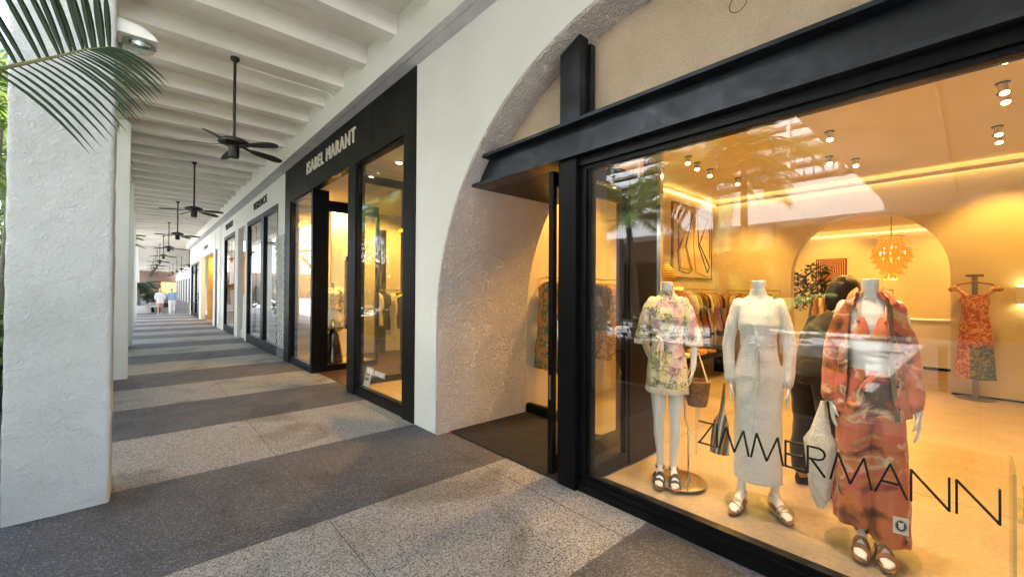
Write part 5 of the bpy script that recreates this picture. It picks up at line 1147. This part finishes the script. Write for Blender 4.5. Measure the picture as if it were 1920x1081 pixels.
y0, y1, z0, z1 = 2.35, 3.02, 1.84, 2.46; obj('canvas', B(13.95, 13.99, y0, y1, z0, z1), 'art_red', t); mb = MB()
for k in range(6):
    i_ = .03 + .048 * k; mb.box(13.944, 13.949, y0 + i_, y1 - i_, z0 + i_, z0 + i_ + .014); mb.box(13.944, 13.949, y0 + i_, y1 - i_, z1 - i_ - .014, z1 - i_); mb.box(13.9435, 13.949, y0 + i_, y0 + i_ + .014, z0 + i_ + .015, z1 - i_ - .015); mb.box(13.9435, 13.949, y1 - i_ - .014, y1 - i_, z0 + i_ + .015, z1 - i_ - .015)
obj('nested_lines', mb, 'art_cream', t)
rail('clothes rail in the far room below the nested squares painting', (13.6, 3.0), (13.6, 1.4), 1.62, [((13.6, 3.0, 1.62), (13.6, 3.0, .01)), ((13.6, 1.4, 1.62), (13.6, 1.4, .01))])
for k in range(10): hang((6, 5, 6, 6, 5, 7, 6, 5, 6, 6)[k], 13.6, 2.95 - .15 * k, 1.62, pi / 2, '%s from the left on the rail in the far room' % ('first second third fourth fifth sixth seventh eighth ninth tenth'.split()[k]))
t = thing('drawer_counter', 'white service counter with dark drawer gaps beyond the arched opening', 'counter', (12, .65, 0)); obj('body', B(11.8, 12.5, .2, 1.0, .06, .98), 'room_w', t); mb = MB()
for k in range(4): mb.box(11.85, 12.45, .185, .199, .2 + .2 * k, .225 + .2 * k)
mb.box(11.82, 12.48, .22, .98, .006, .059); obj('drawer_gaps', mb, 'blk', t); obj('top', B(11.78, 12.52, .18, 1.02, .981, 1.0), 'room_w', t)
# chandelier
t = thing('chandelier', 'tiered amber glass petal chandelier glowing beyond the arched opening', 'chandelier', (11.6, 1.22, 3.1))
mb = MB(); rnd = random.Random(9)
for (z, r, n_) in ((2.62, .20, 22), (2.54, .22, 24), (2.42, .31, 36), (2.32, .29, 32), (2.20, .23, 26), (2.09, .16, 18), (1.98, .09, 10)):
    for k in range(n_):
        a = 2 * pi * k / n_ + rnd.uniform(-.05, .05); c, s = cos(a), sin(a); ln = .15
        P_ = [(11.6 + c * (r + dr_) - s * w_, 1.22 + s * (r + dr_) + c * w_, z + dz) for dr_, w_, dz in ((-.01, -.016, .03), (-.01, .016, .03), (.0, .026, -.08), (.022, .034, -ln), (.028, 0, -ln - .015), (.022, -.034, -ln), (.0, -.026, -.08))]
        mb.poly(P_, (c * .006, s * .006, 0))
obj('petals', mb, 'petal', t)
mb = MB()
for z, r in ((2.50, .12), (2.36, .2), (2.22, .14)):
    for k in range(5): a = 2 * pi * k / 5; mb.sphere((11.6 + r * cos(a), 1.22 + r * sin(a), z), .035, 10, 8)
obj('bulbs', mb, 'emit_bulb', t)
mb = MB(); mb.tube([(11.6, 1.22, 3.18), (11.6, 1.22, 2.0)], .012, 8); mb.lathe(11.6, 1.22, [(2.70, .22), (2.69, .23), (2.68, .22)], 28); obj('stem', mb, 'brass', t, smooth=True)
l_ = bpy.data.lights.new('chandelier_lamp', 'POINT'); l_.energy = 12; l_.color = (1, .5, .16); l_.shadow_soft_size = .05; lo = bpy.data.objects.new('chandelier_lamp', l_); S.collection.objects.link(lo); lo.location = (11.6, 1.22, 1.75)
# ================================================================ SECOND SHOP DISPLAY
G2 = 'mannequins in the narrow amber window'
def shopman(x, y, rz, top, low, label, h=1.0):
    t = thing('mannequin', label, 'mannequin', (x, y, .12), rz, G2)
    mb = MB(); torso(mb); legs(mb, [(-.085, -.078, -.012, -.07, 0, 0, 0), (.085, .078, -.02, .07, 0, 0, 0)])
    arms(mb, [(-1, [(-.20, .02, 1.26), (-.23, .03, 1.13), (-.225, .01, .99), (-.215, -.02, .87)], (0, -.1, -1), (1, 0, 0), .3), (1, [(.20, .02, 1.26), (.23, .03, 1.13), (.225, .01, .99), (.215, -.02, .87)], (0, -.1, -1), (-1, 0, 0), .3)])
    obj('body', mb, 'mannequin', t, world=False, remesh=.009, relax=2)
    mb = MB(); mb.ell([(1.0, 0, 0, .20, .15, .05), (1.1, 0, 0, .17, .13, .05), (1.22, 0, 0, .165, .13, .04), (1.33, 0, 0, .17, .12), (1.41, 0, .01, .17, .09), (1.45, 0, .012, .11, .07)], 40, fold=11)
    for s in (-1, 1): mb.limb([(s * .14, .012, 1.40), (s * .20, .015, 1.32), (s * .24, .02, 1.22)], [.07, .085, .09], 16, 3)
    obj('blouse', mb, top, t, world=False, remesh=.009, relax=1, disp=(25, .012))
    mb = MB(); mb.ell([(.74, 0, 0, .19, .15, .03), (.85, 0, 0, .19, .145, .02), (1.0, 0, 0, .165, .12)], 40, fold=7); obj('skirt', mb, low, t, world=False, smooth=True)
    mb = MB(); mb.tube([(.12, .08, .0), (.12, .08, .9)], .008, 8); mb.lathe(.05, .05, [(-.002, .16), (.006, .16)], 28); obj('support_rod', mb, 'fr_grey', t, world=False, smooth=True); return t
shopman(3.02, 9.05, radians(-25), 'g_h', 'whitecloth', 'front mannequin in a frilled cream blouse seen through the open shop doorway')
shopman(2.98, 9.6, radians(-30), 'g_c', 'g_a', 'rear mannequin in lace and a printed skirt seen through the open shop doorway')
t = thing('flared_stool', 'dark lacquered flared pedestal table with a round top in the amber window', 'side table', (2.82, 8.42, .11)); mb = MB()
mb.lathe(2.82, 8.42, [(.112, .19), (.13, .19), (.45, .14), (.66, .10), (.68, .10), (.70, .06), (.71, .12), (.76, .18), (.78, .20), (.80, .20)], 36); obj('pedestal', mb, 'marble_blk', t, smooth=True)
mb = MB(); mb.ell([(.801, 2.80, 8.40, .04, .09), (.83, 2.80, 8.40, .045, .09), (.88, 2.82, 8.44, .04, .06), (.95, 2.83, 8.47, .035, .04)], 20); tag(obj('high_shoe', mb, 'fr_grey', smooth=True), 'pale blue grey shoe on the flared dark table', 'shoe')
rail('clothes rail deep inside the charcoal shop', (4.0, 9.2), (5.4, 9.2), 1.53, [((4.0, 9.2, 1.53), (4.0, 9.2, .02)), ((5.4, 9.2, 1.53), (5.4, 9.2, .02))])
for k, i in enumerate((5, 8, 2, 8, 5, 3, 8)): hang(i, 4.08 + .17 * k, 9.2, 1.53, random.uniform(-.1, .1), '%s from the left on the charcoal shop rail' % ('first second third fourth fifth sixth seventh'.split()[k]), 'clothes on the charcoal shop rail')
t = thing('sale_card', 'small cream sale card leaning inside the charcoal shop window', 'sign', (2.44, 5.98, .118)); mb = MB(); mb.poly([(2.44, 6.00, .132), (2.44, 5.80, .132), (2.50, 5.80, .40), (2.50, 6.00, .40)], (.008, 0, .0)); obj('card', mb, 'paper', t)
for s_, z_, x_ in (('SALE', .29, 2.470), ('INSIDE', .22, 2.455)):
    o_ = text_mesh('card_letters', s_, (0, .065, 0), .035, ['black_letter'], None, depth=.002, bold=.01, width=.13)
    o_.data.transform(Matrix.Translation((x_, 5.90, z_)) @ Matrix.Rotation(radians(12.6), 4, 'Y')); o_.parent = t; o_.data.transform(wmat(t).inverted())
for dx in (0, .13):
    mb = MB(); mb.ell([(.121, 2.62 + dx, 4.72, .045, .12), (.145, 2.62 + dx, 4.72, .045, .12), (.20, 2.62 + dx, 4.68, .04, .07), (.23, 2.62 + dx, 4.66, .035, .045)], 20, pw=2.2); tag(obj('trainer', mb, 'whitecloth', smooth=True), ('left' if not dx else 'right') + ' white trainer shoe on the lit display floor of the charcoal shop', 'shoe')
# broad leaved plant in the right bay
t = thing('broad_leaf_plant', 'yellow green broad leaved plant rising in the charcoal shop window', 'plant', (2.75, 4.62, .12))
def broadleaf(mb, a, d, ln, wd, droop):
    a = Vector(a); d = Vector(d).normalized(); R = []; p = a.copy(); up = Vector((0, 0, 1)); s = d.cross(up).normalized()
    for i in range(9):
        u = i / 8; w_ = wd * sin(pi * min(1, u * 1.02 + .03)) ** .7; dd = (d - up * droop * u).normalized(); R.append([p - s * w_ + up * w_ * .25, p, p + s * w_ + up * w_ * .25]); p = p + dd * ln / 8
    for q, r_ in zip(R, R[1:]):
        mb.quad(q[0], q[1], r_[1], r_[0]); mb.quad(q[1], q[2], r_[2], r_[1])
mb = MB()
for a, d, ln, wd, dr_ in (((2.66, 4.72, 2.05), (-.1, .5, .75), .60, .11, 1.2), ((2.66, 4.7, 1.42), (-.2, 1, .25), .62, .07, .7), ((2.72, 4.66, 1.30), (.1, 1, .05), .5, .06, .6), ((2.7, 4.6, 1.7), (.3, .2, .9), .5, .08, .8), ((2.7, 4.6, 1.1), (.6, .3, .4), .45, .07, .9)): broadleaf(mb, a, d, ln, wd, dr_)
obj('leaves', mb, 'leaf_yellow', t, smooth=True); mb = MB(); mb.tube([(2.75, 4.56, .3), (2.72, 4.6, 1.2), (2.66, 4.72, 2.05)], [.02, .016, .01], 8); mb.tube([(2.74, 4.58, 1.0), (2.66, 4.7, 1.42)], .008, 6); obj('stem', mb, 'rachis', t, smooth=True)
mb = MB(); mb.lathe(2.78, 4.53, [(.119, .11), (.36, .14), (.37, .12), (.33, .12)], 24); obj('pot', mb, 'planter_b', t, smooth=True)
# ================================================================ PLANTS OUTSIDE
def frond(mb, base, az, ln, rise, droop, lf, n, rnd, ms=1.0, stem=None, twist=0):
    p = Vector(base); h = Vector((cos(az), sin(az), 0)); pts = []; N = 14
    for i in range(N + 1):
        u = i / N; pts.append(p + h * ln * (u * (1 - .18 * u * droop)) + Vector((0, 0, ln * (rise * u - droop * u * u))))
    (stem or mb).tube(pts, [.012 * ms * (1 - .8 * i / N) + .002 for i in range(N + 1)], 5)
    side = Vector((-h.y, h.x, 0))
    for i in range(n):
        u = .10 + .90 * i / n; k = min(int(u * N), N - 1); f = u * N - k; q = pts[k].lerp(pts[k + 1], f); t = (pts[k + 1] - pts[k]).normalized()
        L_ = lf * (sin(pi * min(1, .12 + u * .86)) ** .6) * rnd.uniform(.88, 1.08); W_ = .016 * ms + .006
        for s in (-1, 1):
            d = (side * s * cos(twist) + t * (.55 + .5 * u) + Vector((0, 0, .25 * rnd.uniform(.3, 1)))).normalized(); m_ = q + d * L_ * .5 + Vector((0, 0, -.04 * L_)); e = q + d * L_ + Vector((0, 0, -.32 * L_ * rnd.uniform(.6, 1.3)))
            wv = t * W_; mb.quad(q - wv * .4, m_ - wv, m_ + wv, q + wv * .4); mb.face([mb.b.verts.new(m_ - wv), mb.b.verts.new(e), mb.b.verts.new(m_ + wv)])
def palm(label, x, y, h, nf, fl_, lf, seed, mt='leaf_sun', lean=(0, 0), z0=0, tr=.09, group=None, cat='palm tree', name='palm_tree', rise=.55, droop=.75):
    rnd = random.Random(seed); t = thing(name, label, cat, (x, y, z0), 0, group); N = 9
    pts = [(x + lean[0] * (i / N) ** 1.6, y + lean[1] * (i / N) ** 1.6, z0 + h * i / N) for i in range(N + 1)]
    mb = MB(); mb.tube(pts, [tr * (1.25 - .5 * i / N) for i in range(N + 1)], 12); obj('trunk', mb, 'ptrunk', t, smooth=True)
    c = Vector(pts[-1]); mb = MB(); sm = MB()
    for k in range(nf):
        az = 2 * pi * k / nf * 2.4 + rnd.uniform(-.3, .3); e = rnd.random(); frond(mb, c + Vector((0, 0, rnd.uniform(-.05, .08))), az, fl_ * rnd.uniform(.8, 1.1), rise * (.3 + 1.6 * e), droop * rnd.uniform(.6, 1.1), lf, 34, rnd, 1.0 + fl_ * .25, sm)
    obj('crown', mb, mt, t); obj('leaf_stems', sm, 'rachis', t, smooth=True); return t
G3 = 'slender palms in the courtyard'
palm('slender courtyard palm mirrored in the arch window beside the knit mannequin', -6.2, 4.5, 4.3, 13, 2.2, .6, 11, lean=(.2, .1), group=G3)
palm('slender courtyard palm with a curved trunk mirrored left of the artwork', -6.0, 3.85, 5.0, 13, 2.3, .6, 12, lean=(-.2, .1), group=G3)
palm('courtyard palm mirrored in the dark side panel of the arch shopfront', -4.0, 5.6, 3.3, 14, 1.8, .5, 13, lean=(.1, .2), group=G3)
palm('tall courtyard palm farther back by the opposite eave', -8.2, 6.2, 5.2, 14, 2.3, .6, 14, lean=(.3, -.2), group=G3)
palm('low young palm with bright fronds in the planter beside the walkway', -3.3, 2.55, 1.05, 13, 1.15, .36, 15, mt='leaf_young', tr=.05, group=None, name='young_palm', rise=1.0)
palm('upright young fan of pale fronds at the planter end', -3.3, 3.5, 1.1, 9, 1.1, .3, 16, mt='leaf_young', tr=.05, name='young_palm', rise=1.5, droop=.5)
for i, (x, y, h) in enumerate(((-2.1, 8.3, 4.2), (-2.6, 9.6, 3.4), (-2.0, 11.4, 4.6), (-2.9, 12.6, 3.8), (-2.3, 14.6, 4.4), (-3.2, 16.5, 5.0))):
    palm(['first', 'second', 'third', 'fourth', 'fifth', 'sixth'][i] + ' palm from the foreground in the dense row mirrored in the charcoal shop window', x, y, h, 14, 1.9, .5, 30 + i, lean=(.1, .1), group='palms in the dense courtyard row')
for i, (x, y) in enumerate(((-1.9, 7.2), (-2.2, 9.0), (-2.0, 10.6), (-2.2, 12.4), (-2.2, 14.2))):
    palm(['first', 'second', 'third', 'fourth', 'fifth'][i] + ' bushy low palm from the foreground under the dense courtyard row', x, y, .7, 14, 1.5, .42, 50 + i, group='low palms under the courtyard row', name='young_palm')
# near palm whose frond crosses the first pillar
t = thing('palm_tree', 'palm at the left edge whose dark frond hangs in front of the foreground pillar', 'palm tree', (-1.6, 2.55, 0)); mb = MB(); mb.tube([(-1.6, 2.55, -.05), (-1.58, 2.55, 1.0), (-1.5, 2.6, 1.9)], [.09, .075, .06], 12); obj('trunk', mb, 'ptrunk', t, smooth=True)
mb = MB(); sm = MB(); rnd = random.Random(77)
P_ = [Vector(q) for q in ((-1.5, 2.6, 1.9), (-1.15, 2.66, 2.12), (-.80, 2.72, 2.30), (-.48, 2.78, 2.425), (-.30, 2.80, 2.56), (-.20, 2.80, 2.635), (-.125, 2.80, 2.675))]
sm.tube(P_, [.016, .014, .011, .009, .006, .004, .002], 8)
def leaflet(mb, q, e, sag, w_):
    q = Vector(q); e = Vector(e); d = e - q; R = []; nrm = Vector((.35, -.9, .2)).normalized(); s = d.cross(nrm).normalized()
    for i in range(7):
        u = i / 6; c = q + d * u + Vector((0, 0, sag * 4 * u * (1 - u) * .5)) - Vector((0, 0, max(0, sag) * 0)); ww = w_ * (sin(pi * (.12 + .88 * u)) ** .75 if u < 1 else 0) + .0006; R.append([c - s * ww, c + nrm * ww * .5, c + s * ww])
    for a, b in zip(R, R[1:]): mb.quad(a[0], a[1], b[1], b[0]); mb.quad(a[1], a[2], b[2], b[1])
n_ = 25
for i in range(n_):
    u = i / (n_ - 1); v = .5 + .5 * u; s_ = v * 6; k = min(int(s_), 5); q = P_[k].lerp(P_[k + 1], s_ - k)
    # lower side, sweeping right and down
    L_ = .40 - .16 * u; ang_ = -.75 + .42 * u + rnd.uniform(-.02, .02); e = q + Vector((cos(ang_) * L_, -.02 + .05 * rnd.random(), sin(ang_) * L_ - .02)); leaflet(mb, q, e, .07, .0075)
    # upper side, standing up and leaning back
    if i % 3 != 2:
        L_ = .40 - .14 * u; an2 = 2.12 - .50 * u + rnd.uniform(-.03, .03); e = q + Vector((cos(an2) * L_, -.03 - .05 * rnd.random(), sin(an2) * L_)); leaflet(mb, q, e, .02, .0120)
for k in range(5):
    frond(mb, (-1.5, 2.6, 1.9), 2.3 + k * .42, 1.5, .7, .7, .42, 30, rnd, 1.3, sm)
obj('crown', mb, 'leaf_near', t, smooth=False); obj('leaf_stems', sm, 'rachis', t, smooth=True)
# planters and hedging
t = thing('planter', 'long low dark planter between pillars and courtyard', 'planter', (-2, 7, 0)); obj('box', B(-3.4, -1.3, 1.2, 17.5, -.05, .42), 'planter_b', t); obj('soil', B(-3.35, -1.35, 1.25, 17.45, .421, .45), 'soil', t)
mb = MB(); rnd = random.Random(21)
for k in range(60): leafy(mb, (rnd.uniform(-3.2, -1.7), rnd.uniform(4.2, 17), .62 + rnd.random() * .3), (.35, .35, .22), 60, .14, rnd)
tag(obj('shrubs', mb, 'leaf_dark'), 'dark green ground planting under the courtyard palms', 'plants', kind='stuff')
mb = MB(); rnd = random.Random(23)
for k in range(95): leafy(mb, (rnd.uniform(-4.6, -3.3), rnd.uniform(7, 24), rnd.uniform(.6, 4.6)), (.4, .55, .55), 95, .24, rnd, .9)
for k in range(40):
    x, y = rnd.uniform(-4.4, -3.5), rnd.uniform(7, 24); mb.tube([(x, y, .4), (x + .05, y, 2.5), (x + rnd.uniform(-.3, .3), y, 4.8)], .018, 5)
tag(obj('shrubs', mb, 'leaf'), 'tall dense bamboo like screen behind the courtyard palms', 'plants', kind='stuff')
rnd = random.Random(8)
for i, (x, y, h) in enumerate(((-5.5, 9.5, 6.5), (-6.0, 14.5, 7.5), (-4.9, 19.5, 7), (-7, 24.5, 8))):
    t = thing('shade_tree', ['first', 'second', 'third', 'fourth'][i] + ' broad shade tree from the foreground in the courtyard', 'tree', (x, y, 0), 0, 'shade trees in the courtyard'); mb = MB(); mb.tube([(x, y, -.05), (x + .1, y, h * .35), (x, y + .2, h * .6)], [.2, .15, .1], 10)
    for k in range(5): a = k * 1.3; mb.tube([(x, y + .1, h * .5), (x + cos(a) * .9, y + sin(a) * .9, h * .72), (x + cos(a) * 1.6, y + sin(a) * 1.6, h * .85)], [.07, .05, .02], 6)
    obj('trunk', mb, 'ptrunk', t, smooth=True); mb = MB()
    for k in range(26):
        a = rnd.uniform(0, 2 * pi); r = rnd.uniform(.3, 2.2); leafy(mb, (x + cos(a) * r, y + sin(a) * r, h * .62 + rnd.uniform(0, h * .34)), (.6, .6, .4), 110, .16, rnd)
    obj('crown', mb, 'leaf', t)
mb = MB(); rnd = random.Random(29)
for k in range(46): leafy(mb, (rnd.uniform(-2.6, -1.2), rnd.uniform(30, 62), rnd.uniform(.2, 2.6)), (.5, 1.0, .5), 70, .30, rnd)
tag(obj('shrubs', mb, 'leaf_dark'), 'dark greenery added to darken the bright far end of the walkway', 'plants', kind='stuff')  # hedge added to darken the bright courtyard gap past the pillars
# far planters, palms and benches past the shop corner
for i, (x, y, r) in enumerate(((-.25, 36.8, .78), (-.9, 44, .9))):
    t = thing('round_planter', ['white round planter with a palm where the walkway widens', 'farther white round planter behind the first'][i], 'planter', (x, y, 0)); mb = MB(); mb.lathe(x, y, [(-.05, r), (.48, r), (.5, r - .02), (.5, r - .08), (.44, r - .09)], 40); obj('bowl', mb, 'planter_w', t, smooth=True); mb = MB(); mb.lathe(x, y, [(.40, r - .1), (.46, r - .1)], 30); obj('soil', mb, 'soil', t)
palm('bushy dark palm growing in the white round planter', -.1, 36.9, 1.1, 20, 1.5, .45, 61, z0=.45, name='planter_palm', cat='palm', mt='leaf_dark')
palm('smaller palm beyond the round planter by the benches', .6, 40.5, .9, 16, 1.2, .4, 62, name='planter_palm', cat='palm', mt='leaf_dark')
palm('palm frond peeking past the white pillars high on the left', -.9, 22.5, 3.2, 12, 1.15, .35, 63, name='palm_tree')
for i, y in enumerate((38.0, 40.2, 42.4)):
    t = thing('bench', ['nearest', 'middle', 'farthest'][i] + ' of the low white slab benches past the round planter', 'bench', (.75, y, 0), 0, 'white slab benches'); obj('seat', B(.45, 1.15, y - .5, y + .5, .34 + .12 * i, .46 + .12 * i, bev=.02), 'planter_w', t); obj('leg', B(.6, .7, y - .3, y + .3, -.0, .339 + .12 * i), 'blk', t); obj('leg', B(.95, 1.05, y - .3, y + .3, -.0, .339 + .12 * i), 'blk', t)
# round floor table reflected in the glass
t = thing('courtyard_table', 'white courtyard table mirrored low in the arch window', 'table', (-4.6, 1.5, 0)); obj('top', B(-5.0, -4.2, .2, 3.0, .70, .75, bev=.01), 'planter_w', t)
for y in (.4, 2.8): obj('leg', B(-4.7, -4.5, y - .05, y + .05, -.05, .699), 'blk', t)
# ---------------------------------------------------------------- opposite side of the courtyard
ob = thing('opposite_building', 'sunlit pale building with arcade and slatted upper storeys across the courtyard', 'building', (-14, 6, 0))
obj('eave_wall', B(-12.4, -12.0, -14, 60, 4.1, 5.35), 'build_w', ob)
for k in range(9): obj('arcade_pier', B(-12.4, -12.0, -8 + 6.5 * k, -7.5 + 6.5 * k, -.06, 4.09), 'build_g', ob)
obj('arcade_back', B(-17, -16.7, -14, 60, -.06, 4.8), 'brown_wall', ob); obj('arcade_ceiling', B(-16.7, -12.4, -14, 60, 4.5, 4.7), 'build_w', ob)
for k in range(10): mb = B(-16.65, -16.5, -9 + 5 * k, -5.5 + 5 * k, 0, 3.2); obj('dark_window', mb, 'clad', ob)
mb = MB()
for k in range(150): mb.box(-12.24, -12.2, -6 + .28 * k, -5.97 + .28 * k, 5.36, 6.3)
mb.box(-12.27, -12.17, -8, 40, 6.3, 6.38)
for k in range(16): mb.box(-12.28, -12.16, -6 + 3 * k, -5.88 + 3 * k, 5.35, 6.31)
obj('railing', mb, 'brown_wall', ob)
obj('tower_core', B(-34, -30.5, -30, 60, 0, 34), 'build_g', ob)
mb = MB()
for k in range(30): mb.box(-30.5, -29.6, -30, 60, 8 + .95 * k, 8.45 + .95 * k)
for k in range(30): mb.box(-29.58, -29.4, -30 + 3 * k, -29.8 + 3 * k, 7.5, 36)
obj('slats', mb, 'build_w', ob)
cp = thing('covered_bridge', 'cream roof slab bridging the courtyard beside the arch shop', 'roof', (-6, -5, 4.4)); obj('slab', B(-12.0, -.67, -14, 2.0, 4.42, 5.0), 'ceil', cp)
for k in range(8):
    obj('joist', B(-11.9, -.68, -8 + 1.2 * k, -7.8 + 1.2 * k, 4.2, 4.419), 'ceil', cp)
for k in range(2): obj('post', B(-11.8, -11.5, -10 + 5 * k, -9.7 + 5 * k, -.06, 4.419), 'build_g', cp)
# small litter
mb = MB(); mb.sphere((2.47, 3.74, .012), (.018, .018, .010), 8, 6); tag(obj('fallen_petal', mb, 'red', disp=(60, .01)), 'small red fallen petal beside the arch jamb corner', 'petal')
for q in (m1, m2, m3): del q['slim']
bpy.data.scenes.remove(TS)
